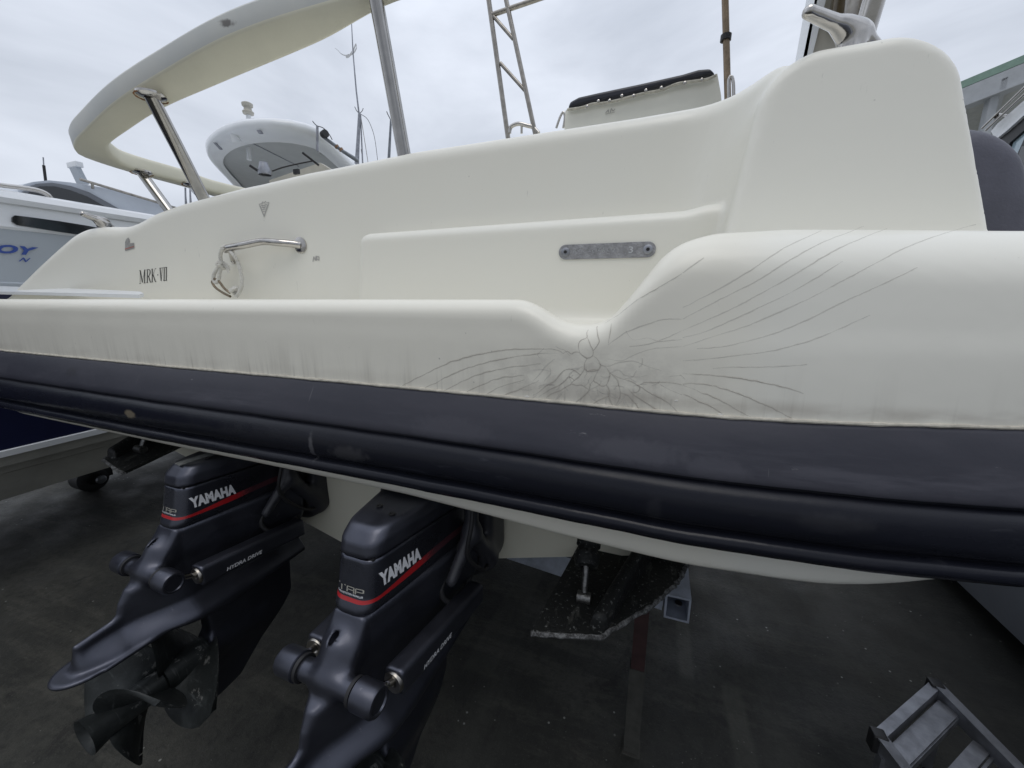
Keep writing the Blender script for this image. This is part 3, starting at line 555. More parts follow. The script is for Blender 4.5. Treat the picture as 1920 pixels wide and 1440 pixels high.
# --- hoop rail
def ring_band(name, outer, inner, th, m, parent, nseg=140):
    o_, i_ = spline(outer, nseg), spline(inner, nseg); mb = MB(); P = []
    sec = [(-.01, .10), (-.06, .80), (-.02, .94), (.08, 1.0), (.84, 1.0), (.95, .93), (1.0, .75), (1.0, .26), (.95, .08), (.84, 0.0), (.05, 0.0), (.01, .03)]
    for a, b in zip(o_, i_):
        for u, v in sec: P.append(a+(b-a)*u+np.array([0, 0, th*v]))
    n = len(sec); mb.V = [tuple(p) for p in P]
    mb.F = [(i*n+k, i*n+(k+1) % n, (i+1)*n+(k+1) % n, (i+1)*n+k) for i in range(nseg-1) for k in range(n)]+[tuple(range(n)), tuple((nseg-1)*n+k for k in range(n))]
    return mb.build(name, m, parent, ang=None)
ho = [(-1.206,1.433,2.55),(-1.619,1.306,2.45),(-1.972,1.234,2.34),(-2.237,1.201,2.26),(-2.517,1.219,2.2),(-2.687,1.251,2.18),(-2.806,1.303,2.17),(-2.862,1.372,2.165),(-2.915,1.593,2.16),(-3.0,1.927,2.17),(-3.122,2.338,2.18),(-3.2,3.2,2.25)]
hi_ = [(-.964,1.521,2.55),(-1.36,1.47,2.45),(-1.81,1.38,2.34),(-2.102,1.313,2.26),(-2.371,1.304,2.2),(-2.553,1.328,2.18),(-2.642,1.362,2.17),(-2.759,1.445,2.165),(-2.835,1.56,2.16),(-2.895,1.873,2.17),(-2.99,2.2,2.18),(-3.06,3.2,2.25)]
mir = lambda p: (2*cx-p[0], p[1], p[2])
ho_full = [mir(p) for p in ho[::-1][:6]][:0]
apex_o, apex_i = [(-.60,1.62,2.66),(.10,1.66,2.76),(.74,1.90,2.84)], [(-.42,1.74,2.66),(.10,1.82,2.76),(.66,2.10,2.84)]
hoop = ring_band('hoop_rail', ho[::-1]+apex_o, hi_[::-1]+apex_i, .085, mat('gelcoat_hoop', (.68, .66, .54), .5, var=.05, vscale=4, bump=.05, bscale=30), cruiser)
g = G("grey_hoop_edge", (0.52, 0.535, 0.52)); g.mix(g.ramp(g.noise(5, 5, 5, 6), .35, .7, 0, .6), (.60, .60, .56))  # outer side in a greyer tone than the rest of the hoop
dq = g.t.nodes.new('ShaderNodeVectorMath'); dq.operation = 'SUBTRACT'; g.t.links.new(g.P, dq.inputs[0]); dq.inputs[1].default_value = (-1.64, 1.30, 2.487)
dm = g.t.nodes.new('ShaderNodeVectorMath'); dm.operation = 'MULTIPLY'; g.t.links.new(dq.outputs[0], dm.inputs[0]); dm.inputs[1].default_value = (22, 10, 55)
dl = g.t.nodes.new('ShaderNodeVectorMath'); dl.operation = 'LENGTH'; g.t.links.new(dm.outputs[0], dl.inputs[0])
g.mix(g.op('MULTIPLY', g.ramp(g.op('ADD', dl.outputs['Value'], g.op('MULTIPLY', g.noise(60, 60, 60), 1.2)), .9, 1.5, 1, 0), .85), (.09, .08, .075))
hoop.data.materials.append(g.done(.6))
for k_, p_ in enumerate(hoop.data.polygons):
    if k_ < 139*12 and k_ % 12 in (0, 1): p_.material_index = 1
def stanchion(a, b, r=.021):
    a, b = np.array(a), np.array(b); o = MB().tube([a, b], r, 24).build('stanchion', mat('stanchion_steel', (.36, .35, .335), .12, 1.0, var=.12, vscale=20), cruiser)
    return o
def flange(p, r=.036):
    f = MB().lathe([(0, 0), (0, r), (.006, r), (.010, r*.7), (.012, 0)][::-1], p, (0, 0, -1), 28); return f
def zhoop(px, py, z): return W(px, py, z=z)
st_defs = [((700, -30), 2.575, (757, 286), 1.47, .0265), ((284, 182), 2.272, (383, 374), 1.47, .027), ((266, 325), 2.162, (315, 392), 1.62, .025), ((356, 347), 2.168, (378, 372), 2.2, .02)]
for (tp, tz, bp, bf, r) in st_defs:
    a, b = W(*tp, z=tz), W(*bp, f=bf); b = b+(b-a)*.12; a = a+(a-b)*.01
    stn = stanchion(b, a, r); f_ = MB().lathe([(-.012, 0), (-.012, r*1.9), (-.004, r*1.9), (.004, r*1.2), (.004, 0)], W(*tp, z=tz-.004), (0, 0, -1)).build('flange', M_STEEL, stn)
    rs = W(*tp, z=tz); MB().tube([rs+np.array([r*2.05*math.cos(q), r*2.05*math.sin(q), -.001]) for q in np.linspace(1.2, 4.9, 16)], [.0012+.0022*abs(math.sin(k*1.7)) for k in range(16)], 6).build('rust_stain', M_RUST, stn)
# scuff on the hoop side
q0 = W(432, 44, z=2.50)
# --- starboard arch leg behind the cleat: cream box leg with two steel tubes
leg = MB(); A0, A1, A2, A3 = W(1552,-30,f=1.95), W(1522,100,f=1.95), W(1600,100,f=1.95), W(1628,-30,f=1.95)
kz = lambda a, b, z: a+(b-a)*((z-a[2])/(b[2]-a[2]))
leg.prism([kz(A1, A0, 2.86), kz(A1, A0, 1.60), kz(A2, A3, 1.60), kz(A2, A3, 2.86)], (0.02, .14, 0)); leg.build('arch_leg', M_PANEL, cruiser, smooth=False)
leg = MB(); B0, B1, B2, B3 = W(1538,-30,f=1.93), W(1514,100,f=1.93), W(1524,100,f=1.93), W(1556,-30,f=1.93); leg.prism([kz(B1, B0, 2.86), kz(B1, B0, 1.60), kz(B2, B3, 1.60), kz(B2, B3, 2.86)], (0.0, .18, 0)); leg.build('arch_trim', M_WHITE, cruiser, smooth=False)
MB().tube([kz(W(1596,95,f=1.80), W(1611,-40,f=1.80), 2.86), kz(W(1596,95,f=1.80), W(1611,-40,f=1.80), 1.6)], .030, 20).build('arch_tube', M_STEEL2, cruiser)
MB().tube([kz(W(1637,5,f=1.72), W(1660,-60,f=1.70), 2.80), W(1660,-60,f=1.70), W(1637,5,f=1.72), W(1618,70,f=1.75), kz(W(1610,110,f=1.76), W(1618,70,f=1.75), 1.62)], .030, 20).build('arch_tube', M_STEEL, cruiser)
MB().box(W(1575,-5,f=1.92)-[.02,.02,.09], W(1575,-5,f=1.92)+[.07,.03,.045], bev=.012).build('speaker_pod', mat('brown_smoked_plastic', (.11,.085,.05), .15, coat=.6, var=.3, vscale=10), cruiser)

# --- mooring cleats
def cleat_fn(x, y, z):
    d = capsule(x, y, z, (-.135, 0, .060), (-.03, 0, .050), .0135, .017); d = smin(d, capsule(x, y, z, (.02, 0, .050), (.150, 0, .002), .017, .010), .02)
    d = smin(d, capsule(x, y, z, (-.03, 0, .050), (.03, 0, .050), .017), .02)
    d = smin(d, capsule(x, y, z, (-.012, 0, -.006), (-.004, 0, .045), .021, .014), .03); return smin(d, capsule(x, y, z, (.03, 0, -.006), (.012, 0, .04), .016, .012), .02)
def cleat(name, loc, rz, sc_, m):
    o = sdf_obj(name, cleat_fn, (-.16, -.05, -.02), (.18, .05, .09), .0045, m, cruiser); o.location = loc; o.rotation_euler = (0, 0, rz); o.scale = (sc_,)*3; return o
k1 = W(1592, 78, f=1.27); cleat('mooring_cleat', (.37, 1.25, 1.999), R(36.7), 1.0, M_STEEL)
k2 = W(194, 412, f=1.3); c2 = cleat('mooring_cleat', (-2.60, 1.25, 1.778), R(127), .9, M_STEEL)

# --- grab handle
wp = on_skin([(563, 460), (437, 486)]); a_, b_ = wp
def out(p, d): return p+np.array([0.0, -d, 0])
hp = [a_, out(a_, .02)+[-.02, 0, .004], out(a_, .05)+[-.07, 0, .008], W(492, 453, f=a_[1]-.062), W(455, 460, f=b_[1]-.052), W(428, 465, f=b_[1]-.05), W(421, 469, f=b_[1]-.05)]
hd = empty('grab_handle', (0, 0, 0), cruiser)
MB().tube(spline(hp, 36), .0150, 18).build('handle_bar', M_STEEL, hd)
MB().tube([W(432, 466, f=b_[1]-.05), b_], .0125, 14).build('handle_post', M_STEEL, hd)
MB().lathe([(0, 0), (0, .034), (.006, .034), (.010, .022), (.010, 0)], a_+[0, .004, 0], (0, -1, 0)).build('flange', M_STEEL, hd)
MB().lathe([(0, 0), (0, .022), (.004, .022), (.008, .014), (.009, 0)], b_+[0, .004, 0], (0, -1, 0)).build('flange', M_STEEL, hd)

# --- badge plate and small prints on the wall
def quad_frame(p00, p10, p01):
    """u,v in 0..1 between photo points laid on the moulding"""
    a, b, c_ = on_skin([p00, p10, p01]); return lambda u, v: a+(b-a)*u+(c_-a)*v
def wall_decal(name, V, F, m, p00, p10, p01, off=.0014, par=None):
    return decal(name, V, F, m, par or cruiser, quad_frame(p00, p10, p01), moulding, (0, 1, 0), off)
# model lettering: condensed serif capitals
def serif_text():
    S_ = []; H = 1.0; t1, t2, sw = .075, .028, .035
    def serif(x, y, w_=.17): S_.append((x-w_/2, y, x+w_/2, y, sw))
    # M
    x = .0; S_ += [(x+.06, 0, x+.06, H, t2), (x+.06, H, x+.27, .08, t1), (x+.27, .05, x+.48, H, t2), (x+.48, 0, x+.48, H, t1)]; serif(x+.06, .017); serif(x+.04, H-.017, .14); serif(x+.48, .017); serif(x+.50, H-.017, .14)
    # R
    x = .66; S_ += [(x+.07, 0, x+.07, H, t1)]; serif(x+.07, .017)
    S_ += [(x, H-.017, x+.24, H-.017, sw), (x+.07, .5, x+.22, .5, sw), (x+.22, H-.01, x+.31, .90, .05), (x+.315, .91, x+.335, .76, t1), (x+.335, .77, x+.30, .60, t1), (x+.31, .62, x+.20, .49, .05), (x+.19, .5, x+.36, .02, t1)]; serif(x+.39, .017, .11)
    # K
    x = 1.12; S_ += [(x+.07, 0, x+.07, H, t1), (x+.09, .45, x+.36, H, t2), (x+.15, .56, x+.37, .02, t1)]; serif(x+.07, .017); serif(x+.07, H-.017); serif(x+.38, H-.017, .13); serif(x+.40, .017, .13)
    # dot
    S_ += [(1.68, .5, 1.75, .5, .08)]
    # VII joined
    x = 1.88; S_ += [(x+.03, H, x+.15, .02, t1), (x+.15, .02, x+.25, H, t2), (x-.03, H-.017, x+.30, H-.017, sw)]
    for q in (.42, .62): S_ += [(x+q, 0, x+q, H, t1)]
    S_ += [(x+.34, .017, x+.70, .017, sw), (x+.34, H-.017, x+.70, H-.017, sw)]
    return strokes(S_, .05)
V, F = serif_text(); V[:, 0] /= 2.55
wall_decal('model_lettering', V, F, M_DARKTXT, (262, 532), (313, 526), (262, 507))
V = np.array([(0, 0, 0), (1, 0, 0), (1, .45, 0), (.55, .5, 0), (.5, .8, 0), (.35, 1, 0), (.12, .9, 0), (0, .7, 0)]); wall_decal('maker_badge', V, [tuple(range(8))], mat('grey_badge', (.40, .39, .37), .3, .4, var=.2, vscale=80), (235, 471), (252, 466), (235, 447))
V = np.array([(0, 0, 0), (1, 0, 0), (1, .08, 0), (0, .08, 0)]); wall_decal('badge_stripe', V+[0, .12, 0], [(0, 1, 2, 3)], mat('faded_red_print', (.42, .16, .13), .5), (235, 471), (252, 466), (235, 447), off=.0022)
tri = [(0, 1, .5, 0), (.5, 0, 1, 1), (0, 1, .28, 1), (.72, 1, 1, 1), (.12, .86, .5, .1), (.5, .1, .88, .86)]
for i in range(4): y = .86-.15*i; tri += [(.18+.075*i, y, .82-.075*i, y)]
for i in range(3): tri += [(.3+.08*i, .9-.14*i, .3+.08*i, .98-.14*i), (.62-.04*i, .9-.14*i, .62-.04*i, .97-.14*i)]
tri += [(.30, 1.0, .30, 1.12), (.38, 1.0, .38, 1.12), (.34, 1.12, .42, 1.12), (.5, 1, .5, 1.12), (.6, 1, .6, 1.12), (.6, 1.12, .7, 1.12), (.5, -.28, .5, -.32)]
V, F = strokes(tri, .05); wall_decal('worn_triangle_sticker', V, F, M_FADED, (486, 408), (505, 405), (486, 383))
tri = [(0, .1, .15, .9), (.15, .9, .35, .3), (.35, .3, .5, 1), (.5, 1, .5, .2), (.6, .9, 1, .75), (.6, .4, 1, .3), (.62, .9, .62, .3), (.95, .8, .95, .2)]
V, F = strokes(tri, .12); wall_decal('worn_small_sticker', V, F, M_FADED, (587, 492), (599, 491), (587, 480))

# --- oval hull plate with two screws
pa, pb = on_skin([(1061, 473), (1215, 468)]); mid = (pa+pb)/2; L_ = np.linalg.norm(pb-pa); ux = (pb-pa)/L_; uy = np.array([0, 0, 1.0]); un = np.cross(ux, uy); un /= np.linalg.norm(un)
if un[1] > 0: un = -un
hp_ = .0215; ring = [pa+ux*0+hp_*(math.cos(a)*ux+math.sin(a)*uy) for a in np.linspace(math.pi/2, 1.5*math.pi, 12)]+[pb+hp_*(math.cos(a)*ux+math.sin(a)*uy) for a in np.linspace(-math.pi/2, math.pi/2, 12)]
pl = MB(); pl.prism([p+un*.0005 for p in ring], un*.0035); idp = pl.build('number_plate', mat('worn_zinc_plate', (.30, .30, .31), .5, .6, var=.3, vscale=45, bump=.3, bscale=160), cruiser, smooth=False)
for p in (pa, pb):
    MB().lathe([(0, .013), (.003, .013), (.0045, .010), (.0045, .0055), (.002, .004), (.002, 0)], p+un*.004, un, 20).build('screw', M_ALU, idp)
    MB().lathe([(0, .0045), (.0008, .0045), (.0008, 0)], p+un*.0062, un, 12).build('screw_slot', M_BLACK, idp)
V, F = text_polys('3', 1, bold=.01); V[:, 1] /= V[:, 1].max(); V[:, 0] /= V[:, 0].max()
decal('stamped_digit', V, F, mat('stamped_metal', (.55, .56, .57), .4, .6), idp, lambda u, v: pb-ux*.053+ux*.012*u+uy*(.018*v-.008)+un*.0045)
r_ = random.Random(11); sg = [(x, r_.uniform(-.3, .1), x+r_.uniform(-.02, .02), r_.uniform(.1, .5)) for x in np.linspace(.05, .62, 15) if r_.random() < .8]+[(x, r_.uniform(-.3, .5), x+.03, r_.uniform(-.3, .5)) for x in np.linspace(.06, .6, 9)]
V, F = strokes(sg, .007); decal('stamped_scratches', V, F, mat('scratched_metal', (.45, .46, .47), .45, .6), idp, lambda u, v: pa+ux*L_*(u*.9+.05)+uy*(.018*v)+un*.0045)

# --- passerelle lid: thin white flat bar lying on the port side of the platform
pp = [W(-160, 548, f=1.02), W(0, 552, f=1.02), W(130, 555, f=1.02), W(262, 559, f=1.02), W(270, 556, f=1.04), W(264, 553, f=1.06), W(150, 547, f=1.12), W(0, 541, f=1.16), W(-160, 536, f=1.20)]
MB().prism([p+[0, 0, .0] for p in pp], (0, 0.0, .014)).build('locker_lid', M_WHITE, cruiser, smooth=False)

# --- seat and cushions
s0 = [W(1058, 226, f=2.1), W(1352, 178, f=2.1), W(1345, 138, f=2.1), W(1335, 141, f=2.1), W(1066, 202, f=2.1), W(1060, 208, f=2.1)]
seat = empty('helm_seat', (0, 0, 0), cruiser)
MB().prism([p-[0, 0, .0] for p in [W(1056, 290, f=2.1), W(1358, 250, f=2.1)]+s0[1:]], (0, .42, 0)).build('seat_base', M_STERN2, seat, smooth=False)
cu = [W(1064, 203, f=2.08), W(1068, 190, f=2.08), W(1085, 181, f=2.08), W(1120, 173, f=2.08), W(1200, 156, f=2.08), W(1280, 138, f=2.08), W(1310, 129, f=2.08), W(1332, 127, f=2.08), W(1342, 137, f=2.08), W(1300, 147, f=2.08), W(1240, 161, f=2.08), W(1180, 178, f=2.08), W(1130, 188, f=2.08), W(1090, 196, f=2.08)]
cb = MB(); cb.prism(cu, (0, .46, 0)); cuo = cb.build('seat_cover', M_VINYLD, seat)
bv = cuo.modifiers.new('b', 'BEVEL'); bv.width = .012; bv.segments = 3
hem = [W(x, y+3.5+1.6*math.sin(i*2.1), f=2.078) for i, (x, y) in enumerate([(1064,202),(1090,197),(1110,193),(1130,190),(1155,184),(1180,180),(1210,171),(1240,164),(1270,155),(1300,149),(1325,144),(1343,139)])]
MB().tube(spline(hem, 60), .006, 8).build('cover_hem', mat('worn_cream_fabric', (.46, .44, .38), .8, var=.3, vscale=50), seat)
for i, (x, y) in enumerate([(1101,200),(1122,190),(1143,189),(1166,180),(1188,180),(1211,170),(1240,165),(1284,156),(1316,150)]):
    MB().lathe([(0, .0065), (.004, .0065), (.006, .003), (.006, 0)], W(x, y, f=2.072), (0, -1, 0), 10).build('snap_button', M_STEEL, seat)
V, F = strokes([(0, .2, .3, .8), (.3, .2, .3, .8), (.5, .1, .6, .9), (.6, .9, .8, .3), (.8, .3, 1, .7), (.0, .0, 1, .0)], .1)
decal('faded_print', V, F, M_FADED, seat, lambda u, v: W(1135, 214, f=2.096)+(W(1153, 210, f=2.096)-W(1135, 214, f=2.096))*u+np.array([0, 0, .02*v]))
def cushion(x, y, z):
    zz_ = np.clip((z-1.6)/.45, 0, 1); xr = .86-.10*zz_**3; return smax(rbox(x-(.55+xr)/2, z-(2.0+1.2)/2-.0, (xr-.55)/2, (2.0-1.2)/2, .11), np.abs(y-1.60)-.11, .08)+.003*np.sin(z*60)*np.exp(-((x-.80)/.05)**2)
cz = W(1850, 225, f=1.5)
def cushion(x, y, z):
    xr = .955-.36*np.clip(z-1.60, -.2, 1); return smax(rbox(x-(.50+xr)/2, z-(cz[2]+1.2)/2, (xr-.50)/2, (cz[2]-1.2)/2, .12), np.abs(y-1.60)-.10, .07)
cush = sdf_obj('backrest_cushion', cushion, (.42, 1.44, 1.15), (1.0, 1.76, 2.1), .012, M_VINYL, cruiser)

# --- tower poles and rails behind the wall
twr = empty('ladder_tower', (0, 0, 0), cruiser)
F2 = 2.35
MB().tube([kz(W(953, 262, f=F2), W(908, -60, f=F2), 3.3), kz(W(953, 262, f=F2), W(908, -60, f=F2), 1.74)], .0135, 14).build('upright', M_STEEL2, twr)
MB().tube([kz(W(1006, 262, f=F2), W(936, -60, f=F2), 3.3), kz(W(1006, 262, f=F2), W(936, -60, f=F2), 1.74)], .0125, 14).build('upright', M_STEEL2, twr)
for a, b in (((925, 30), (962, 73)), ((938, 118), (987, 173)), ((916, -30), (946, -8))): MB().tube([W(*a, f=F2), W(*b, f=F2)], .0095, 12).build('brace', M_STEEL2, twr)
MB().tube([W(922, 28, f=F2), W(1090, -30, f=F2)], .012, 12).build('cross_rail', M_STEEL2, twr)
MB().tube(spline([W(955, 250, f=F2), W(958, 238, f=F2), W(972, 232, f=F2), W(990, 236, f=F2), W(1000, 239, f=F2), W(1010, 250, f=F2)], 24), .011, 12).build('grab_loop', M_STEEL, twr)
MB().tube([W(978, 234, f=F2), W(978, 250, f=F2)], .007, 12).build('loop_post', M_STEEL, twr)
MB().tube(spline([W(1043, 240, f=2.2), W(1050, 220, f=2.2), W(1056, 210, f=2.2), W(1059, 220, f=2.2), W(1056, 240, f=2.2)], 18), .006, 10).build('seat_latch', M_STEEL, seat)
pole = empty('antenna_pole', (0, 0, 0), cruiser)
MB().tube([kz(W(1365, 200, f=2.0), W(1358, -60, f=2.0), 3.6), kz(W(1365, 200, f=2.0), W(1358, -60, f=2.0), 1.74)], .0125, 14).build('pole', mat('weathered_brass_tube', (.26, .20, .14), .45, .7, var=.4, vscale=14), pole)
MB().lathe([(-.01, .014), (-.01, .020), (.01, .020), (.01, .014)], W(1361, 71, f=2.0), (0.02, 0, 1)).build('clamp', M_BLACK, pole)
MB().tube(spline([W(1366, 190, f=1.97), W(1366, 150, f=1.97), W(1371, 143, f=1.97), W(1375, 155, f=1.97), W(1376, 190, f=1.97)], 18), .006, 10).build('bracket', M_STEEL, pole)

# ================================================================== TWIN DRIVES (parts of the cruiser)
def cowl_hw(y, z): return .056+.30*np.clip(y, -.05, .40)*.62-.05*(z-.80)-.28*np.maximum(z-.905, 0)
def nose_y(z): return np.interp(z, [.60, .735, .75, .78, .868, .900, .935], [-.06, -.040, -.034, -.018, .001, .010, .046])
def cowl_all(x, y, z):
    hw = cowl_hw(y, z); d = smax(np.abs(x)-hw, (nose_y(z)-y)*.95, .036); d = smax(d, z-.927-.03*np.clip(y, 0, .1), .010); return smax(d, y-.34, .03)
def cowl_fn(x, y, z): return smax(smax(cowl_all(x, y, z), z-.8675, .004), .736-z+.0, .028)
def cap_fn(x, y, z): return smax(cowl_all(x, y, z)-.0015, .8705-z, .004)
bodyP = [(.36, .76), (-.030, .745), (-.072, .680), (-.094, .640), (-.118, .625), (-.156, .612), (-.178, .580), (-.186, .552), (-.200, .543), (-.281, .532), (-.294, .450), (-.10, .450), (.05, .43), (.36, .44)]
strutP = [(.00, .50), (.012, .42), (.022, .36), (.02, .26), (.0, .20), (-.012, .10), (-.012, .045), (.02, .038), (.10, .052), (.18, .12), (.263, .192), (.325, .235), (.340, .252), (.365, .50)]
def housing_fn(x, y, z):
    d2 = poly2d(y, z, bodyP)
    up = .040+.16*np.clip(y+.02, 0, .36)*1.6+.010*sstep(z, .60, .70); rid = .010+.055*sstep(y, -.19, -.02)+.045*sstep(z, .52, .455)*sstep(y, -.34, -.2)
    hw = np.where(z > .64, up, rid+(up-rid)*sstep(z, .50, .64)*sstep(y, -.17, -.06))
    body = smax(d2, np.abs(x)-hw, .018)
    # cavitation plate
    pw = .052+.016*sstep(y, -.33, -.24)+.03*sstep(y, 0, .3); tip = np.sqrt((x/.062)**2+((y+.255)/.082)**2)*.062-.062; tipd = np.where(y < -.255, tip, np.abs(x)-pw)
    plate = smax(smax(tipd, y-.33, .01), np.abs(z-(.452+.05*np.clip(-.26-y, 0, .1)))-.006, .006); d = smin(body, plate, .010)
    # strut, torpedo, skeg
    ch = np.clip(1-((y-.165)/.205)**2, 0.02, 1)**.5; sw = (.036-.022*sstep(z, .22, .12))*ch+.002; st_ = smax(poly2d(y, z, strutP), np.abs(x)-sw, .012); d = smin(d, st_, .03)
    tor = capsule(x, y, z, (0, .03, .25), (0, .21, .25), .048, .030); tor = smax(tor, .018-y, .006); d = smin(d, tor, .035)
    # transverse trunnion bar hub
    d = smin(d, capsule(x, y, z, (-.070, -.098, .634), (.070, -.098, .634), .024), .016)
    d = smin(d, capsule(x, y, z, (0, -.085, .640), (0, -.060, .68), .034), .03)
    # drain eye
    eye = np.sqrt((x+.008)**2+((z-.700)/1.7)**2+((y+.062)*.6)**2)-.0115; return smax(d, -eye, .003)
def gimbal_fn(x, y, z):
    d = smax(rbox(x, z-.765, .165, .21, .10), np.abs(y-.450)-.065, .03)
    b = np.sqrt(x**2+(z-.72)**2)-(.115+.008*np.sin(y*190)); b = smax(b, np.abs(y-.37)-.09, .01); d = smin(d, b, .01)
    for s_ in (-1, 1):
        d = smin(d, capsule(x, y, z, (.145*s_, .315, .96), (.150*s_, .29, .80), .020), .02); d = smin(d, capsule(x, y, z, (.150*s_, .29, .80), (.135*s_, .20, .70), .020, .015), .02)
        d = smin(d, capsule(x, y, z, (.150*s_, .30, .79), (.145*s_, .42, .62), .024), .03)
    return d
def make_drive():
    t = empty('stern_drive', (0, 0, 0), cruiser)
    sdf_obj('drive_housing', housing_fn, (-.16, -.37, .0), (.16, .38, .79), .0052, M_DRIVE, t)
    cw = sdf_obj('cowl', cowl_fn, (-.19, -.07, .70), (.19, .38, .90), .0058, M_COWL, t)
    cp = sdf_obj('cowl_cap', cap_fn, (-.19, -.07, .85), (.19, .38, .97), .0058, M_DRIVE, t)
    MB().box((-.05, .01, .866), (.05, .32, .872)).build('cowl_gasket', M_BLACK, t)
    sdf_obj('gimbal_bracket', gimbal_fn, (-.22, .14, .48), (.22, .55, 1.02), .009, M_BELLOWS, t)
    for s_ in (-1, 1):
        m_ = MB(); m_.lathe([(0, 0), (0, .028), (.004, .033), (.050, .033), (.057, .029), (.058, .024), (.054, .022), (.054, 0)], (.080*s_, -.098, .634), (s_, 0, 0), 32); m_.build('trunnion_cap', M_DRIVE, t)
        MB().lathe([(0, 0), (0, .030), (.008, .030), (.008, 0)], (.071*s_, -.098, .634), (s_, 0, 0), 28).build('rubber_ring', M_RUBBER, t)
        A, B_ = np.array([.118*s_, -.030, .606]), np.array([.150*s_, .315, .586]); ax = (B_-A)/np.linalg.norm(B_-A)
        def ram_fn(x, y, z, A=A, B_=B_):
            tt = np.clip((y-A[1])/(B_[1]-A[1]), 0, 1); return smax(rbox(x-(A[0]+(B_[0]-A[0])*tt), z-(A[2]+(B_[2]-A[2])*tt), .0255, .0330, .013), np.abs(y-.1425)-.1725, .008)
        sdf_obj('trim_ram', ram_fn, (min(A[0], B_[0])-.04, -.05, .54), (max(A[0], B_[0])+.04, .34, .66), .0045, M_BELLOWS if 0 else M_DRIVE, t)
        MB().lathe([(.002, .006), (-.004, .011), (-.0055, .0235), (-.001, .0262), (.003, .0262)], A, ax, 28).build('ram_seal', M_STEEL2, t)
        MB().tube([A+ax*.01, np.array([.108*s_, -.092, .634])], .0085, 16).build('ram_rod', M_STEEL, t)
    # bolts on the cap, hoses
    for x, y in ((.035, .10), (-.02, .12), (.055, .20), (-.05, .20), (.0, .27)): MB().lathe([(0, .0085), (.002, .0085), (.002, .005), (-.001, .004), (-.001, 0)], (x, y, .9335), (0, 0, 1), 16).build('cap_screw', M_BLACK, t)
    MB().tube(spline([(.12, .34, .62), (.13, .24, .60), (.10, .20, .66), (.12, .30, .78), (.08, .44, .9)], 30), .008, 10).build('hose', M_RUBBER, t)
    MB().tube(spline([(.16, .30, .96), (.175, .25, .86), (.165, .24, .76), (.17, .32, .66), (.15, .40, .62)], 30), .006, 10).build('hose', M_RUBBER, t)
    # lettering
    V, F = text_polys('YAMAHA', 1, bold=.062, sx=.80, spacing=1.06); V[:, 0] /= V[:, 0].max(); V[:, 1] /= V[:, 1].max()
    decal('maker_lettering', V, F, M_SILTXT, t, lambda u, v: np.array([.25, .016+.126*u, .7975-.003*u+.036*v]), lambda x, y, z: cowl_fn(x, y, z), (-1, 0, 0), .0012)
    # outlined three-letter mark
    S_ = []
    def box_(x, y, w_, h): S_.extend([(x, y, x+w_, y), (x, y+h, x+w_, y+h), (x, y, x, y+h), (x+w_, y, x+w_, y+h)])
    S_ += [(0, .92, .95, .92), (.48, 0, .48, .9)]; S_ += [(1.12, 0, 1.12, .92), (1.12, .92, 1.85, .92), (1.85, .92, 1.85, .5), (1.12, .45, 1.9, .45), (1.85, .45, 1.85, 0), (2.05, 0, 2.05, .92), (2.05, .92, 2.8, .92), (2.8, .92, 2.8, .42), (2.05, .42, 2.8, .42)]
    V, F = strokes(S_, .13); V[:, 0] /= 2.8
    decal('series_lettering', V, F, M_GOLDTXT, t, lambda u, v: np.array([-.040+.074*u, -.2, .7910-.001*u+.0135*v]), cowl_fn, (0, 1, 0), .0010)
    V, F = text_polys('TWIN ROTATION PROPELLER', 1, bold=.02, shear=.2); V[:, 0] /= V[:, 0].max(); V[:, 1] /= V[:, 1].max()
    decal('series_lettering', V, F, M_SILTXT, t, lambda u, v: np.array([-.040+.074*u, -.2, .7840+.0045*v]), cowl_fn, (0, 1, 0), .0010)
    V, F = text_polys('HYDRA DRIVE', 1, bold=.02, shear=.25, sx=1.6); V[:, 0] /= V[:, 0].max(); V[:, 1] /= V[:, 1].max()
    decal('ram_lettering', V, F, M_SILTXT, t, lambda u, v: np.array([.1520+.0093*(u*.9+.1), .035+.115*u, .585-.0065*u+.0125*v]) , None, None)
    # propellers
    def prop(y0, r0, R_, phase, hand, nb):
        pr = MB()
        for k in range(nb):
            a0 = phase+2*math.pi*k/nb; nu, nv = 12, 11; P1 = []; P2 = []
            for i in range(nu):
                u = i/(nu-1); r = r0*.8+(R_-r0*.8)*u; wdt = .190*math.sin(math.pi*min(1, (.16+.84*u)*.86+.02))**.55*(1-u**6)**.5+.004; sk = .035*u*u
                for j in range(nv):
                    v = -1+2*j/(nv-1); c_ = v*wdt*.5*1.25-sk*0.8; pitch = math.atan2(.105, r+.02); dy = c_*math.sin(pitch)*hand; dt = c_*math.cos(pitch)
                    cup = .012*v*v*hand*(.3+u); th = .0038*(1-v*v)**.5*(1.25-u)+.0008; an = a0+dt/max(r, .05)
                    for PP, sg_ in ((P1, 1), (P2, -1)): PP.append((r*math.cos(an), y0+dy*1.0-cup-.10*u*u*.3+sg_*th, r*math.sin(an)+.25))
            pr.grid(P1, nu, nv); pr.grid(P2, nu, nv, True); b0 = len(pr.V)-2*nu*nv; b1 = b0+nu*nv
            rim = [i*nv for i in range(nu)]+[(nu-1)*nv+j for j in range(1, nv)]+[(nu-1-i)*nv+nv-1 for i in range(1, nu)]
            pr.F += [(b0+a, b1+a, b1+b, b0+b) for a, b in zip(rim, rim[1:])]
        return pr
    p = prop(-.050, .044, .215, R(-6), 1, 3); p.lathe([(.018, .040), (.014, .0455), (-.0, .0475), (-.10, .044), (-.118, .0435), (-.120, .038)], (0, 0, .25), (0, 1, 0), 36)
    p.build('front_propeller', M_PROP, t, ang=60)
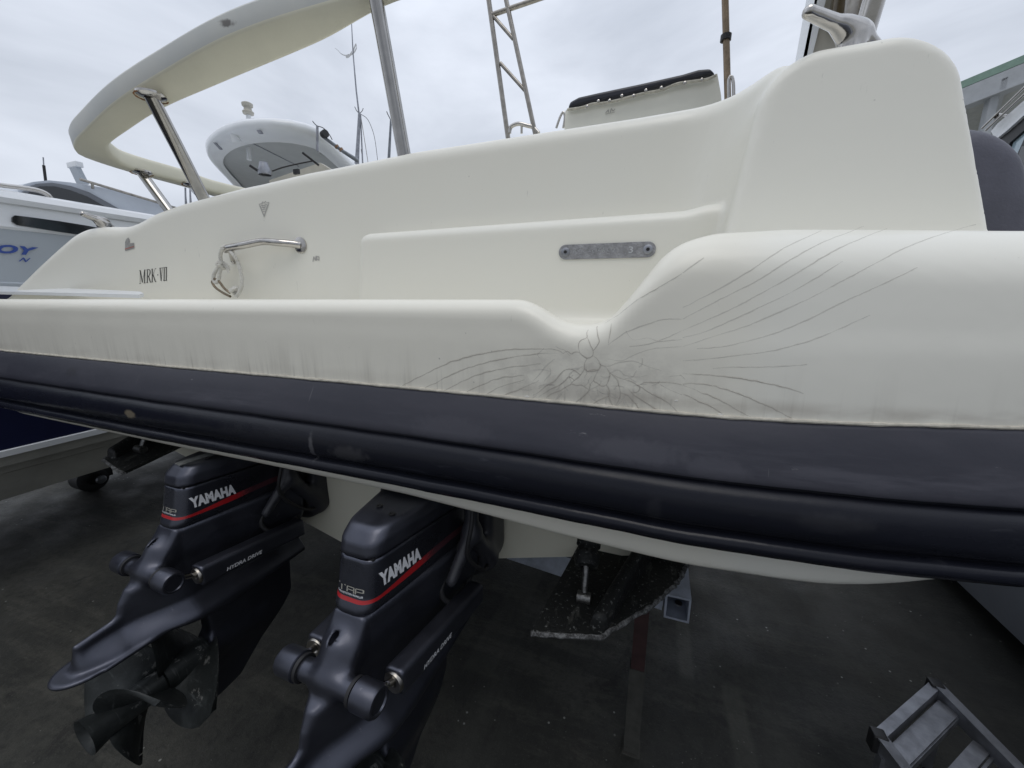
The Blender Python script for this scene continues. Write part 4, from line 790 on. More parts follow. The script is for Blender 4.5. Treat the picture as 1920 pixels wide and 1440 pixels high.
    p = prop(-.195, .042, .200, R(-86), -1, 3); p.lathe([(-.122, .036), (-.123, .042), (-.20, .041), (-.26, .043), (-.296, .052), (-.303, .054), (-.301, .050), (-.27, .037), (-.20, .035), (-.19, .012), (-.195, 0)], (0, 0, .25), (0, 1, 0), 36)
    p.build('rear_propeller', M_PROP, t, ang=60)
    return t
drive = make_drive()
drive.location = (-1.408, .71, 0); drive.rotation_euler = (0, 0, R(-2))
d2 = drive.copy(); C.objects.link(d2)
for ch in list(drive.children):
    c_ = ch.copy(); C.objects.link(c_); c_.parent = d2
MB().prism([(-.022, .035, .929), (.012, .030, .929), (.030, .20, .934), (-.002, .205, .934)], (0, 0, .003)).build('worn_label', mat('worn_grey_label', (.16, .165, .16), .6, var=.4, vscale=60), drive, smooth=False)
d2.location = (-.616, .627, 0)

# --- trim tabs
def make_tab():
    t = empty('trim_tab', (0, 0, 0), cruiser)
    q = [(-.243, .806, .618), (-.074, .853, .622), (.040, .99, .633), (.110, 1.10, .642), (.149, 1.21, .652), (-.19, 1.15, .650)]
    n = len(q); r_ = random.Random(3); rim = []
    for i in range(n-1):
        for k in range(14): u = k/14; a, b = np.array(q[i]), np.array(q[i+1]); rim.append(a+(b-a)*u+np.array([r_.gauss(0, .0012), r_.gauss(0, .0012), 0]))
    rim.append(np.array(q[-1])); MB().prism(rim, (0, 0, .012)).build('tab_plate', M_TAB, t, smooth=False)
    mb = MB(); mb.tube([p+[0, -.001, .006] for p in rim[:-1]], [.0068+r_.uniform(-.001, .0012) for _ in rim[:-1]], 8); mb.build('tab_edge', M_TABEDGE, t)
    def hump(x, y, z):
        u = np.clip((y-.87)/.36, 0, 1); cx_ = -.085+.12*u; return smax(smax(np.abs(x-cx_)*.8-(.012+.10*np.clip((.705+.04*u-z)*1.0, 0, .1)), z-(.675+.075*u), .02), smax(.865-y, .615-z, .01), .015)
    sdf_obj('tab_rib', hump, (-.22, .84, .60), (.20, 1.27, .78), .007, M_TAB, t)
    a = W(1095, 1120, z=.655); b = W(1099, 1060, f=.975); c_ = W(1106, 1000, f=1.05)
    MB().tube([a, b], .0085, 16).build('actuator_rod', M_DARKST, t); MB().tube([a-[.018, 0, 0], a+[.018, 0, 0]], .0155, 20).build('rod_eye', M_DARKST, t)
    dr_ = (c_-b)/np.linalg.norm(c_-b)
    MB().lathe([(-.005, .012), (-.004, .030), (.02, .036), (.03, .036), (.034, .028), (.05, .028), (.055, .034), (.075, .034), (.08, .029), (.10, .029), (.2, .029)], b, dr_, 26).build('actuator_boot', M_TAB, t)
    MB().tube(spline([b+[.04, .06, .06], b+[.07, .10, .03], b+[.11, .13, .10], b+[.12, .16, .2]], 20), .010, 10).build('hydraulic_hose', M_RUBBER, t)
    MB().tube(spline([b+[.05, .12, .12], b+[.09, .13, .05], b+[.15, .15, .05], b+[.18, .17, .2]], 20), .008, 10).build('hydraulic_hose', M_RUBBER, t)
    return t
tb = make_tab(); t2 = empty('trim_tab', (0, 0, 0), cruiser); t2.location = (2*cx+.03, 0, 0); t2.scale = (-1.3, 1, 1); t2.location = (-2.184, 0, .175)
for ch in list(tb.children):
    c_ = ch.copy(); C.objects.link(c_); c_.parent = t2

# ================================================================== ROPE LOOP ON THE HANDLE
rope = tag(empty('rope', (0, 0, 0)), 'frayed white rope knotted to the stainless grab handle with a rusty shackle', 'rope')
def twisted(P, r=.0076, strands=3, pitch=.026):
    P = spline(P, max(20, int(sum(np.linalg.norm(np.diff(np.array(P), axis=0), axis=1))/.003))); T = np.gradient(P, axis=0); L2 = np.r_[0, np.cumsum(np.linalg.norm(np.diff(P, axis=0), axis=1))]
    T /= np.linalg.norm(T, axis=1)[:, None]; u = np.cross(T, [0, 1.0, .2]); u /= np.linalg.norm(u, axis=1)[:, None]; v = np.cross(T, u); mb = MB()
    for k in range(strands):
        an = 2*math.pi*(L2/pitch+k/strands); mb.tube(P+r*.55*(np.cos(an)[:, None]*u+np.sin(an)[:, None]*v), r*.56, 7)
    return mb
fy = b_[1]-.055
def RW(x, y, d=0): return W(x, y, f=fy-d)
m_ = twisted([RW(424, 462, -.01), RW(417, 466, .012), RW(413, 478, .005), RW(414, 490, 0), RW(410, 500, 0)]); m_.build('rope_strand', M_ROPE, rope)
twisted([RW(410, 500), RW(402, 512), RW(400, 524), RW(405, 530), RW(410, 522), RW(412, 510), RW(416, 500)]).build('rope_strand', M_ROPE, rope)
twisted([RW(432, 470, -.01), RW(438, 478, .01), RW(446, 492), RW(451, 510), RW(454, 530), RW(450, 545), RW(443, 556)]).build('rope_strand', M_ROPE, rope)
def knot(cxp, cyp, sz, seed):
    r_ = random.Random(seed); mb = MB(); c0 = RW(cxp, cyp)
    for k in range(3):
        ph = r_.uniform(0, 6); tl = Euler((r_.uniform(-1, 1), r_.uniform(-1, 1), r_.uniform(0, 3))).to_matrix(); P = []
        for q in np.linspace(0, 2*math.pi, 26): P.append(c0+np.array(tl @ Vector((sz*math.cos(q+ph), sz*.75*math.sin(q+ph), sz*.35*math.sin(2*q))))); 
        k2_ = twisted(P, .0070); mb.add(k2_.V, k2_.F)
    return mb
knot(415, 497, .016, 1).build('knot', M_ROPE, rope); knot(441, 545, .017, 4).build('knot', M_ROPE, rope)
fr = MB(); r_ = random.Random(8)
for k in range(26):
    a = RW(418+r_.uniform(-2, 2), 494+r_.uniform(-3, 3)); b = RW(430+r_.uniform(-3, 3), 508+r_.uniform(-10, 5), r_.uniform(-.01, .02)); fr.tube(spline([a, (a+b)/2+[r_.uniform(-.004, .004), 0, .006], b], 8), .0011, 5)
for k in range(0):
    a = RW(405, 497); b = RW(396+r_.uniform(-3, 3), 490+r_.uniform(-7, 7), r_.uniform(0, .01)); fr.tube([a, b], .0008, 5)
fr.build('frayed_end', M_ROPE, rope)
MB().tube(spline([RW(432, 556), RW(418, 549), RW(404, 539), RW(398, 529), RW(402, 523), RW(410, 527), RW(420, 540), RW(431, 549)], 40), .0052, 12).build('shackle', mat('rusty_shackle', (.22, .18, .13), .45, .8, var=.5, vscale=60), rope)

# ================================================================== GROUND
gm = MB(); gm.grid([(x, y, -LIFT) for x in np.linspace(-400, 400, 21) for y in np.linspace(-400, 400, 21)], 21, 21)
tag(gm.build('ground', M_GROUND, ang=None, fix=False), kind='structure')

# ================================================================== TRAILER UNDER THE CRUISER
tr = tag(empty('boat_trailer', (0, 0, -LIFT)), 'galvanised boat trailer crossbeam with open square end under the cruiser hull', 'trailer')
def place(o): o.location = (0, 0, LIFT); return o
def beam(a, b, w_, h, t=.008, up=(0, 0, 1)):
    a, b = np.array(a, float), np.array(b, float); d = (b-a)/np.linalg.norm(b-a); u = np.array(up, float) if abs(np.dot(d, up)) < .9 else np.array([0, 1.0, 0]); sdv = np.cross(d, u); sdv /= np.linalg.norm(sdv); u = np.cross(sdv, d); mb = MB(); V = []
    for p in (a, b):
        for k in (1, 1-2*t/w_):
            for (x, y) in ((-1, -1), (1, -1), (1, 1), (-1, 1)): V.append(p+sdv*x*w_/2*k+u*y*h/2*k)
    F = []
    for i in range(4):
        j = (i+1) % 4; F += [(i, j, 8+j, 8+i), (4+j, 4+i, 12+i, 12+j), (i, 4+i, 4+j, j), (8+j, 12+j, 12+i, 8+i)]
    return mb.add(V, F)
place(beam((.126, 1.19, .487), (.126, 3.2, .50), .075, .088, t=.006).build('side_beam', M_GALVB, tr, smooth=False)); place(beam((-.47, 1.29, .520), (.088, 1.26, .487), .085, .085).build('crossbeam', M_GALVB, tr, smooth=False)); place(beam((-1.55, 1.27, .520), (-2.17, 1.24, .485), .085, .085).build('crossbeam', M_GALVB, tr, smooth=False))
place(beam((-1.01, 1.0, .20), (-1.01, 6.5, .16), .12, .14).build('spine_beam', M_GALV, tr, smooth=False))
for s_ in (-.25, -1.77): place(beam((s_, 1.30, .53), (s_, 4.8, .50), .09, .05).build('bunk', M_GALV, tr, smooth=False))
place(MB().lathe([(0, .012), (.006, .012), (.006, 0)], (.135, 1.26, .449), (0, 0, 1), 10).build('bolt', M_STEEL2, tr))
for s_ in (-2.0, -.02):
    w_ = MB(); w_.lathe([(-.09, .10), (-.09, .22), (-.07, .26), (.07, .26), (.09, .22), (.09, .10), (.05, .09), (.05, 0)], (s_, 3.0, .26-LIFT), (1, 0, 0), 36); place(w_.build('wheel', M_RUBBER, tr))
js = tag(empty('jack_stand', (0, 0, -LIFT)), 'faded red steel prop standing under the galvanised trailer beam', 'jack stand')
pj = W(1204, 1145, f=1.32); place(beam((pj[0], 1.32, .43), (pj[0], 1.32, .10), .048, .048).build('post', M_REDP, js, smooth=False)); place(beam((pj[0], 1.32, .10), (pj[0], 1.32, -LIFT+.01), .056, .056).build('lower_post', M_DUSTY, js, smooth=False)); place(MB().box((pj[0]-.034, 1.285, -LIFT), (pj[0]+.034, 1.355, -LIFT+.006)).build('foot_plate', M_DUSTY, js, smooth=False))

# ================================================================== STEP LADDER LYING AT THE LOWER RIGHT
ld = tag(empty('step_ladder', (0, 0, -LIFT)), 'scuffed aluminium ladder frame with broad treads standing low on the dark ground', 'ladder')
zt_ = .02
A, B_ = W(1645, 1388, z=zt_), W(1752, 1292, z=zt_); rd = W(1895, 1440, z=zt_-.04)-B_; rd /= np.linalg.norm(rd); 
def bm(a, b, w_, h, name, m=M_ALU, t=.006): return place(beam(a, b, w_, h, t).build(name, m, ld, smooth=False))
ab = (B_-A)/np.linalg.norm(B_-A)
for p in (A, B_): 
    bm(p, p+rd*.95, .022, .055, 'side_rail'); bm(p+np.array([0, 0, .029]), p+rd*.95+np.array([0, 0, .029]), .034, .006, 'rail_flange', t=.002)
bm(A+ab*.01, B_-ab*.01, .03, .045, 'end_rung')
for i, q in enumerate((.055, .16, .40, .62, .84)):
    dz = np.array([0, 0, -.02 if i else -.005]); wv = .055 if i != 1 else .04
    bm(A+rd*q+ab*.012+dz, B_+rd*q-ab*.012+dz, wv, .014, 'tread'); bm(A+rd*(q+.03)+ab*.012+dz-[0, 0, .012], B_+rd*(q+.03)-ab*.012+dz-[0, 0, .012], .008, .03, 'tread_lip', t=.002)
for p in (A+rd*.03, B_+rd*.03, A+rd*.9, B_+rd*.9): bm(p+[0, 0, -.02], [p[0], p[1], -LIFT+.002], .03, .03, 'leg')
for p in (A, B_): place(MB().box(p-[.02, .02, .035], p+[.02, .02, .032], bev=.006).build('end_cap', M_BLACK, ld))

# ================================================================== PORT NEIGHBOUR: NAVY AND GREY HULL
na = tag(empty('motor_yacht', (-4.6, 2, -LIFT)), 'white motor yacht with navy bottom, grey side lettering and dark tinted windows at far left', 'motor yacht')
def pl_(o): o.location = (4.6, -2, LIFT); return o
def strip(name, secs, ys_, m, flare=0.0):
    mb = MB(); P = []
    for y in ys_:
        k = sstep(np.array(float(y)), 4.0, 11)*1.6
        for (s_, z) in secs: P.append((s_-k, y, z+.10*k*.5))
    mb.grid(P, len(ys_), len(secs)); return pl_(mb.build(name, m, na, ang=35))
ysn = list(np.linspace(-1.2, 4, 14))+[5, 6, 7.5, 9, 11]
strip('hull_side', [(-3.615, .565), (-3.60, .80), (-3.60, 1.515)], ysn, M_NAVY)
strip('grey_topside', [(-3.598, 1.515), (-3.588, 1.522), (-3.588, 1.538), (-3.600, 1.545), (-3.605, 1.83), (-3.60, 1.845)], ysn, M_LGREY)
strip('boot_stripe', [(-3.612, .566), (-3.605, .56), (-3.606, .525), (-3.63, .52)], ysn, M_WHITE)
strip('hull_bottom', [(-3.63, .521), (-3.64, .46), (-3.70, .452), (-3.71, .40), (-3.725, .392), (-3.81, .205), (-3.9, .180), (-4.9, -.02)], ysn, mat('grey_bottom_paint', (.33, .325, .29), .6, var=.2, vscale=3))
strip('deck_edge', [(-3.60, 1.846), (-3.592, 1.86), (-3.60, 1.93), (-3.60, 1.985), (-3.585, 1.992), (-3.578, 2.02), (-3.60, 2.055), (-3.66, 2.075), (-3.8, 2.085), (-5.2, 2.10)], ysn, M_WHITE)
# stern plate closes the hull
tp = MB(); tp.prism([(-3.61, -1.2, .565), (-3.60, -1.2, 2.05), (-5.2, -1.2, 2.09), (-5.2, -1.2, .1)], (0, -.03, 0)); pl_(tp.build('transom', M_LGREY, na, smooth=False))
# portlight slot
def slot(px, py, s_=-3.597): return W(px, py, s=s_)
P0 = [slot(*p) for p in ((26,404),(21,408),(21,416),(30,422),(110,435),(230,452),(280,452),(250,440),(160,423),(110,415),(60,408))]
pl_(MB().prism([p+[.012, 0, 0] for p in P0], (-.03, 0, 0)).build('portlight', M_TINT, na, smooth=False))
V, F = text_polys('OY', 1, bold=.045, shear=.28, sx=1.45, spacing=1.05); V[:, 1] /= V[:, 1].max(); V[:, 0] /= V[:, 0].max()
o0, o1, o2 = slot(-8, 474, -3.598), slot(72, 480, -3.598), slot(-8, 457, -3.598)
pl_(decal('name_lettering', V, F, M_BLUETXT, na, lambda u, v: o0+(o1-o0)*u+(o2-o0)*v+np.array([.004, 0, 0])))
V, F = text_polys('N', 1, bold=.02, shear=.55, sx=1.5); V[:, 1] /= V[:, 1].max(); V[:, 0] /= V[:, 0].max()
o0b, o1b, o2b = slot(34, 490, -3.598), slot(57, 492, -3.598), slot(34, 482, -3.598)
pl_(decal('port_lettering', V, F, M_BLUETXT, na, lambda u, v: o0b+(o1b-o0b)*u+(o2b-o0b)*v+np.array([.004, 0, 0])))
# cabin with tinted arch window
def sd2(px, py, s_=-4.55): return W(px, py, s=s_)
roofp = [(34,356),(44,346),(62,341),(92,338),(132,342),(190,351),(240,364),(300,382),(350,398),(420,420),(420,470),(34,440)]
pl_(MB().prism([sd2(*p) for p in roofp], (-.9, 0, 0)).build('cabin', mat('silver_cabin', (.50, .54, .60), .25, coat=.4, var=.04), na, smooth=False))
arch = [(40,362),(48,352),(66,345),(95,343),(130,349),(165,361),(200,380),(235,400),(268,420),(300,440),(60,440),(44,390)]
pl_(MB().prism([sd2(*p)+[.02, 0, 0] for p in arch], (-.03, 0, 0)).build('window_frame', mat('grey_window_frame', (.14, .15, .17), .3, coat=.3), na, smooth=False))
arch2 = [(47,366),(58,355),(72,350),(98,350),(128,357),(160,369),(192,387),(225,406),(255,424),(270,440),(62,440),(50,395)]
pl_(MB().prism([sd2(*p)+[.028, 0, 0] for p in arch2], (-.03, 0, 0)).build('window_pane', M_TINT, na, smooth=False))
pl_(MB().tube(spline([W(-120, 332, s=-3.72), W(0, 347, s=-3.72), W(55, 354, s=-3.72), W(80, 360, s=-3.72), W(94, 370, s=-3.72), W(101, 388, s=-3.72)], 30), .014, 12).build('stern_rail', M_STEEL, na))
pl_(MB().tube([sd2(150, 336, -4.5), sd2(330, 390, -4.5)], .011, 10).build('roof_rail', M_STEEL2, na))
pl_(MB().tube([sd2(173, 343, -4.5), sd2(174, 354, -4.5)], .010, 10).build('rail_post', M_STEEL2, na))
pl_(MB().prism([sd2(*p, -4.8) for p in ((141,311),(150,311),(168,346),(157,345))], (-.10, 0, 0)).build('mast_fin', M_LGREY, na, smooth=False)); pl_(MB().box(sd2(146, 311, -4.8)-[.12, .02, .01], sd2(146, 311, -4.8)+[.02, .03, .035], bev=.006).build('nav_light', M_WHITE, na))
pl_(MB().tube([sd2(82, 310, -4.9), sd2(86, 342, -4.9)], .010, 8).build('aerial', M_BLACK, na)); pl_(MB().tube([sd2(81, 295, -4.9), sd2(82, 310, -4.9)], .0045, 8).build('aerial_tip', M_ALU, na))
wt = tag(empty('trailer', (-5.0, 1.9, -LIFT)), 'dark boat trailer with black tyre under the grey-bottomed yacht at left', 'trailer')
wt_ = MB().lathe([(-.09, .05), (-.09, .09), (-.07, .115), (.07, .115), (.09, .09), (.09, .05), (.04, .04), (.04, 0)], (0, 0, .115), (1, 0, 0), 36).build('tyre', M_RUBBER, wt); wt_.location = (.12, -.04, 0)
MB().lathe([(0, .04), (.01, .03), (.012, 0)], (.27, -.02, .115), (1, 0, 0), 24).build('rim', M_ALU, wt)
MB().box((-.6, .0, .10), (.2, .1, .18), bev=.005).build('axle', M_BLACK, wt)
MB().box((-.1, -2.4, .30), (.0, 4.2, .36), bev=.005).build('frame', M_GALV, wt)

# ================================================================== HARDTOP YACHT BEYOND THE WALL
hb = tag(empty('flybridge_boat', (-4.6, 5.0, -LIFT)), 'white flybridge boat whose rounded hardtop with antennas shows above the transom wall', 'flybridge boat')
def ph(o): o.location = (4.6, -5.0, LIFT); return o
ZH = 3.05
lo_o = [(760,420),(700,355),(650,308),(608,268),(580,254),(545,246),(505,243),(462,245),(425,254),(402,267),(391,281),(392,296),(404,312),(425,334),(470,380),(540,440)]
P = [W(*p, z=ZH) for p in lo_o]; P = spline(P, 90); cen = P.mean(0)
hm_ = MB(); n = len(P); lev = [(1.0, 0), (1.012, .03), (1.012, .07), (.985, .12), (.93, .155), (.80, .18), (.45, .20), (.05, .205)]
rings = [[cen+(p-cen)*np.array([k, k, 1])+np.array([0, 0, dz]) for p in P] for k, dz in lev]
under = [[cen+(p-cen)*np.array([k, k, 1])+np.array([0, 0, dz]) for p in P] for k, dz in ((.94, -.02), (.885, 0.0))]
allr = under[::-1]+rings; V = [v for r in allr for v in r]
hm_.add(V, [(i*n+k, i*n+(k+1) % n, (i+1)*n+(k+1) % n, (i+1)*n+k) for i in range(len(allr)-1) for k in range(n)]+[tuple((len(allr)-1)*n+k for k in range(n))])
top = ph(hm_.build('hardtop', M_WHITE, hb, ang=60))
hp2 = MB(); V = [cen+(p-cen)*np.array([.89, .89, 1])+np.array([0, 0, .022]) for p in P]; hp2.add(V, [tuple(range(n))]); hp2.add([v+[0, 0, .01] for v in V], [tuple(range(n))]); ph(hp2.build('hardtop_lining', mat('grey_lining', (.42, .43, .42), .6, var=.05), hb, smooth=False))
ph(MB().tube([W(468, 266, z=ZH+.018), W(560, 312, z=ZH+.018)], .006, 8).build('lining_seam', M_ALU, hb))
def onlip(name, pts, m, z0=ZH): ph(MB().prism([W(*p, Y=np.hypot(*W(*pts[0], z=z0)[:2])-.03) for p in pts], (.0, .02, 0)).build(name, m, hb, smooth=False))
onlip('lip_sticker', [(431,252),(441,250),(450,264),(436,267)], M_WHITE); onlip('lip_mark', [(433,258),(437,257),(439,262),(435,263)], M_BLACK); onlip('lip_vent', [(399,267),(403,267),(415,279),(411,280)], M_ALU); onlip('lip_mark', [(481,243.5),(487,243.5),(491,250),(484,250)], M_ALU)
def W3(x, y, Y=4.75): return W(x, y, Y=Y)
ph(MB().tube([W3(467, 300, 5.6), W3(466, 216, 5.6)], .024, 12).build('light_post', M_WHITE, hb))
ph(MB().lathe([(0, .018), (.01, .052), (.03, .056), (.045, .040), (.075, .036), (.085, .052), (.11, .055), (.125, .03), (.125, 0)], W3(466, 216, 5.6), (0, 0, 1), 24).build('anchor_light', M_PANEL, hb))
bs = W3(601, 285); ph(MB().lathe([(-.1, .042), (.02, .042), (.03, .036), (.13, .03), (.13, 0)], W3(603, 270, 5.4), (0, 0, 1), 20).build('mast_base', M_WHITE, hb))
ph(MB().tube([W3(595, 283), W3(595, 236)], .012, 10).build('short_mast', M_ALU, hb)); ph(MB().tube(spline([W3(586, 227), W3(590, 232), W3(595, 236), W3(606, 240), W3(616, 250), W3(623, 262)], 24), .004, 8).build('cable', M_BLACK, hb))
ph(MB().lathe([(0, .0), (0, .036), (.05, .036), (.05, 0)], W3(606, 253), (1, -.3, .1), 14).build('winch_knob', M_BLACK, hb))
ph(MB().tube([W3(608, 258), W3(645, 285), W3(672, 302)], [.016, .018, .022], 12).build('boom', M_GALV, hb)); 
for x in (632, 640): ph(MB().tube([W3(x-2, 273+(x-632)*.7), W3(x+1, 277+(x-632)*.7)], .022, 10).build('boom_clamp', mat('rusty_clamp', (.22, .14, .09), .6, .4, var=.4), hb))
fn = W3(500, 330, 4.3); ph(MB().lathe([(0, .05), (.02, .055), (.08, .035), (.10, .03), (.10, 0)], W3(497, 328, 4.3), (0, 0, 1), 18).build('deck_fan', M_ALU, hb))
ph(MB().tube([W3(468, 310, 4.3), W3(492, 326, 4.3)], .011, 8).build('fan_blade', M_BLACK, hb)); ph(MB().tube([W3(567, 286, 4.3), W3(598, 310, 4.3)], .010, 8).build('dark_strut', M_BLACK, hb))
ph(MB().tube(spline([W3(510, 321, 4.25), W3(530, 314, 4.25), W3(555, 308, 4.25), W3(585, 302, 4.25)], 20), .006, 8).build('cable', M_RUBBER, hb))
ph(MB().box(W3(556, 322, 4.25)-[.03, .01, .02], W3(556, 322, 4.25)+[.03, .01, .02]).build('switch_box', M_BLACK, hb)); ph(MB().prism([W3(*p, 4.6) for p in ((505,338),(600,305),(640,330),(640,420),(505,420))], (0, .05, 0)).build('console', M_PANEL, hb, smooth=False))
cb_ = MB(); cb_.box((-5.6, 4.2, 1.3), (-3.6, 9.0, 2.1), bev=.1); ph(cb_.build('cabin', M_WHITE, hb))
for x_, y_ in ((-3.9, 4.5), (-5.4, 4.5), (-3.9, 7.6), (-5.4, 7.6)): ph(MB().tube([(x_, y_, 2.05), (x_+.1, y_+.2, ZH+.03)], .03, 12).build('hardtop_post', M_WHITE, hb))
hl = MB(); hl.box((-5.8, 4.0, .3), (-3.5, 10, 1.35), bev=.25); ph(hl.build('hull', M_WHITE, hb)); cr_ = MB(); cr_.box((-5.3, 4.6, -LIFT), (-5.1, 4.8, .4)); ph(cr_.build('cradle', M_GALV, hb, smooth=False)); ph(MB().box((-4.2, 4.6, -LIFT), (-4.0, 4.8, .4)).build('cradle', M_GALV, hb, smooth=False)); ph(MB().box((-4.8, 8.6, -LIFT), (-4.6, 8.8, .4)).build('cradle', M_GALV, hb, smooth=False))

# ================================================================== MASTS BEYOND
sb = tag(empty('sailboat_mast', (0, 0, -LIFT)), 'tall thin mast with a torn rag, wind vane and stays behind the wall', 'mast')
def MW(x, y, Y=9.0): return W(x, y, Y=Y)
def pm(o): o.location = (0, 0, LIFT); return o
MB().tube([MW(659, 42), MW(664, 110), MW(672, 200), MW(673, 215)], [.010, .014, .018, .02], 8); pm(MB().tube([MW(659, 40), MW(662, 100), MW(668, 170), MW(673, 212)], [.008, .011, .014, .016], 8).build('topmast', M_ALU, sb)); foot = MW(668, 330); pm(MB().tube([MW(674, 212), MW(671, 270), foot, [foot[0], foot[1], -LIFT]], [.026, .034, .05, .05], 10).build('mast', M_ALU, sb))
pm(MB().tube([MW(676, 214), MW(681, 330)], .014, 8).build('backstay_tube', M_ALU, sb))
for a, b in (((676, 214), (694, 330)), ((671, 270), (661, 330)), ((677, 280), (685, 330))): pm(MB().tube([MW(*a), MW(*b)], .006, 6).build('stay', M_STEEL2, sb))
pm(MB().tube(spline([MW(676, 214), MW(688, 222), MW(697, 240), MW(703, 262), MW(708, 300)], 20), .005, 6).build('whip_cable', M_BLACK, sb))
pm(MB().tube(spline([MW(665, 200), MW(669, 208), MW(674, 212), MW(679, 208), MW(681, 203)], 14), .006, 6).build('wind_vane', M_BLACK, sb))
rg = MB(); 
for pts, w_ in (([(662,96),(667,84),(669,88),(664,98),(655,104),(648,106)], .03), ([(655,102),(648,104),(640,101),(633,94),(628,90)], .012), ([(660,98),(654,106),(649,108)], .03)):
    q = spline([MW(*p) for p in pts], 18); rg.grid([p+np.array([0, 0, s_*w_*(1-i/26)]) for i, p in enumerate(q) for s_ in (-1, 1)], 18, 2)
rgo = pm(rg.build('torn_rag', mat('torn_white_cloth', (.62, .63, .64), .9), sb, fix=False))
ms = tag(empty('mast', (0, 0, -LIFT)), 'short grey spar standing beside the large leaning stainless stanchion', 'mast')
ft = MW(729, 330); pm(MB().tube([MW(733, 225), MW(729, 300), ft, [ft[0], ft[1], -LIFT]], [.02, .03, .04, .04], 10).build('spar', M_GALV, ms)); pm(MB().tube([MW(725, 209), MW(727, 214), MW(733, 226)], .008, 6).build('spar_tip', M_BLACK, ms))
f2_ = [tag(empty('mast', (0, 0, -LIFT)), l_, 'mast', 'thin masts seen under the hoop rail') for l_ in ('left one of two hair-thin masts seen under the hoop rail by the stanchion', 'right one of two hair-thin masts seen under the hoop rail by the stanchion')]
for e_, x in zip(f2_, (348.5, 357.5)): p = W(x, 400, Y=24); pm(MB().tube([W(x-1, 352, Y=24), p, [p[0], p[1], -LIFT]], .035, 8).build('spar', M_ALU, e_)); pm(MB().tube([W(x-1, 354, Y=24), W(x+4, 400, Y=24)], .012, 6).build('stay', M_ALU, e_)); 

# ================================================================== OPEN SHED AT RIGHT
sh = tag(empty('open_shed', (9.5, 11, -LIFT)), 'open steel shed with green-edged corrugated roof behind the boat at right', 'shed')
def pS(o): o.location = (-9.5, -11, LIFT); return o
YS = 13.0
r0, r1 = W(1730, 183, Y=YS), W(2080, 35, Y=YS); vd = (r1-r0)/np.linalg.norm(r1-r0); back = np.array([vd[1], -vd[0], 0])*-1; back /= np.linalg.norm(back)
if back[1] < 0: back = -back
def pr(name, pts, d, m): return pS(MB().prism(pts, d).build(name, m, sh, smooth=False))
dn = np.array([0, 0, -1.0])
pr('roof_edge', [r0, r1, r1+dn*.14, r0+dn*.14], back*.12, M_ROOFG)
pr('rake_beam', [r0+dn*.15, r1+dn*.15, r1+dn*.50, r0+dn*.50], back*.18, M_BEAMW)
pr('rake_flange', [r0+dn*.50-back*.06, r1+dn*.50-back*.06, r1+dn*.53-back*.06, r0+dn*.53-back*.06], back*.30, M_BEAMW)
# corrugated sheet running back from the rake
cg = MB(); P = []; NC = 64
for i in range(NC+1):
    t = i/NC; 
    for j in range(2): P.append(r0+(r1-r0)*0+back*(.12+9*t)+dn*(.16+(.05 if i % 2 else 0))+(r1-r0)*j)
cg.grid(P, NC+1, 2); pS(cg.build('roof_sheet', M_CORR, sh, smooth=False, fix=False))
c0_ = W(1868, 150, Y=YS+.1)
for dx, nm in ((0, 'column'), (3.2, 'column')):
    cb0 = c0_+vd*np.array([1, 1, 0])*dx; bt = np.array([cb0[0], cb0[1], -LIFT])
    pS(beam(bt, cb0+np.array([0, 0, .02 if dx == 0 else 1.1]), .13, .16).build(nm, M_BEAMW, sh, smooth=False))
pr('side_beam', [r0+dn*.45, r0+dn*.85, r0+dn*.85+vd*.15, r0+dn*.45+vd*.15], back*9, M_BEAMW)
wl0 = r0+back*9; pr('rear_wall', [np.array([wl0[0], wl0[1], -LIFT]), wl0+dn*.2, wl0+(r1-r0)+dn*.2, np.array([wl0[0]+(r1-r0)[0], wl0[1]+(r1-r0)[1], -LIFT])], back*.1, mat('dark_shed_wall', (.05, .052, .055), .8, var=.2))
for t in (.22, .5): a = r0+(r1-r0)*t+dn*.28; pr('purlin', [a, a+dn*.2, a+dn*.2+vd*.08, a+vd*.08], back*9, M_BEAMW)

# ================================================================== STARBOARD NEIGHBOUR
nb_ = tag(empty('sport_boat', (2.6, 2.2, -LIFT)), 'white sport boat with raked windscreen and steel grab rail at right edge', 'sport boat')
def pb_(o): o.location = (-2.6, -2.2, LIFT); return o
def WS(x, y, s_=2.35): return W(x, y, s=s_)
zc = W(1830, 1124, s=1.72)[2]
hs = MB(); yy = np.linspace(-.6, 6.5, 16); P = []
for y in yy:
    k = sstep(np.array(float(y)), 3.5, 8)*1.2
    for s_, z in ((2.9, zc-.42), (1.86, zc-.06), (1.72, zc), (1.60, zc+.45), (1.60, 1.32), (1.62, 1.40), (1.70, 1.44), (2.05, 1.46)): P.append((s_+k, y, z))
hs.grid(P, 16, 8); pb_(hs.build('hull', mat('blue_grey_hull', (.20, .215, .25), .4, coat=.2, var=.1, vscale=3), nb_, ang=30))
pb_(MB().prism([(1.60, -.6, 1.32), (1.60, -.6, zc+.45), (1.72, -.6, zc), (3.0, -.6, zc-.42), (3.0, -.6, 1.46), (1.7, -.6, 1.44)], (0, -.03, 0)).build('transom', MATS['blue_grey_hull'], nb_, smooth=False))
pb_(MB().prism([WS(1870, 470), WS(1888, 352), WS(1896, 342), WS(1990, 325), WS(2100, 500), WS(1990, 560)], (1.2, 0, 0)).build('coaming', M_WHITE, nb_, smooth=False))
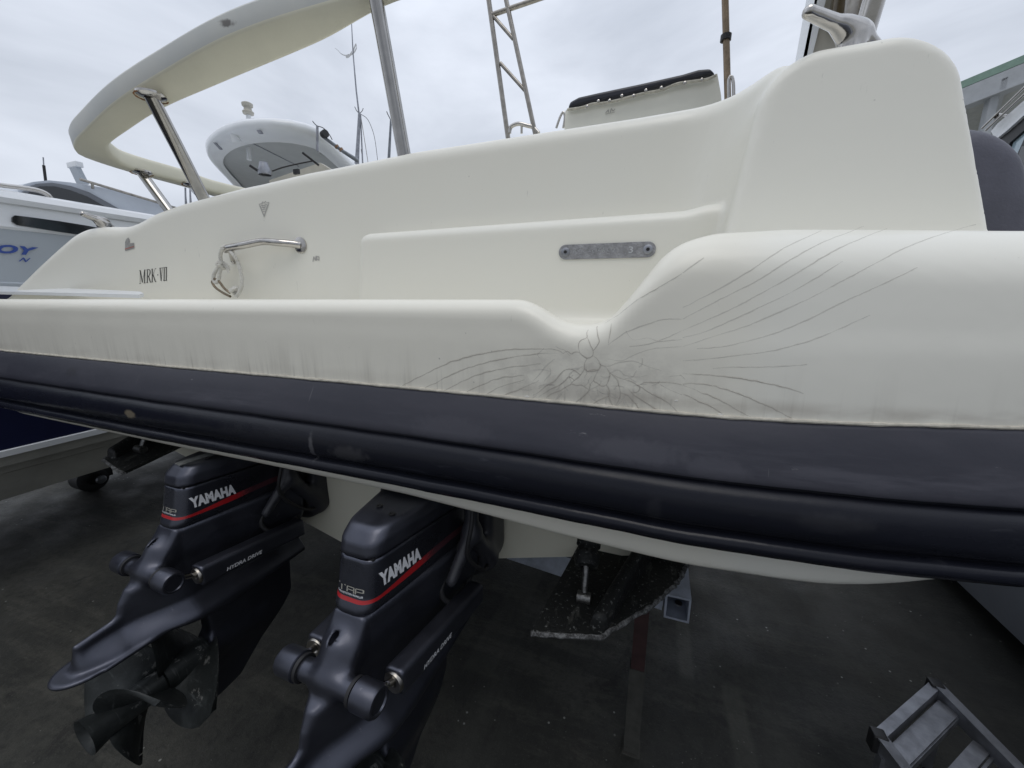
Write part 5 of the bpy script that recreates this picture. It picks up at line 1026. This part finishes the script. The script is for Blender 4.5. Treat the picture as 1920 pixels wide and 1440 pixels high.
pb_(MB().prism([WS(1858, 246), WS(1870, 232), WS(2040, 84), WS(2054, 96), WS(1884, 248), WS(1866, 262)], (.05, 0, 0)).build('screen_frame', M_WHITE, nb_, smooth=False))
pb_(MB().prism([WS(1868, 262, 2.37), WS(2060, 98, 2.37), WS(2070, 112, 2.37), WS(1893, 268, 2.37), WS(1880, 300, 2.37), WS(1876, 300, 2.37)], (.04, 0, 0)).build('screen_seal', M_BLACK, nb_, smooth=False))
pb_(MB().prism([WS(1886, 262, 2.39), WS(2070, 112, 2.39), WS(2100, 320, 2.39), WS(1900, 335, 2.39)], (.012, 0, 0)).build('windscreen', mat('blue_glass', (.34, .44, .50), .05, coat=.6), nb_, smooth=False))
pb_(MB().prism([WS(1891, 325, 2.365), WS(1945, 205, 2.365), WS(1954, 210, 2.365), WS(1903, 328, 2.365)], (.03, 0, 0)).build('screen_pillar', M_BLACK, nb_, smooth=False))
pb_(MB().prism([WS(1895, 330, 2.362), WS(1915, 275, 2.362), WS(1960, 260, 2.362), WS(2000, 335, 2.362)], (.02, 0, 0)).build('dark_panel', M_TINT, nb_, smooth=False))
pb_(MB().tube([WS(1842, 240, 2.3), WS(2020, 68, 2.3)], .008, 10).build('grab_rail', M_STEEL, nb_)); pb_(MB().tube([WS(1849, 244, 2.3), WS(2028, 76, 2.3)], .008, 10).build('grab_rail', M_STEEL, nb_))
pb_(MB().lathe([(0, .018), (.03, .016), (.04, .009), (.07, .009)], WS(1868, 217, 2.30), (1, .3, 0), 14).build('rail_mount', M_STEEL, nb_))
pb_(MB().box((1.9, 1.0, -LIFT), (2.1, 1.2, zc)).build('cradle', M_GALV, nb_, smooth=False)); pb_(MB().box((1.9, 4.0, -LIFT), (2.1, 4.2, zc)).build('cradle', M_GALV, nb_, smooth=False))

# ------------------------------------------------------------------ to real size, ground at zero
for o in list(C.objects):
    if o.parent is None and o.type != 'LIGHT':
        l_ = Vector(o.location); o.location = (l_.x*SCALE, l_.y*SCALE, (l_.z+LIFT)*SCALE)
        if o.type != 'CAMERA': o.scale = Vector(o.scale)*SCALE
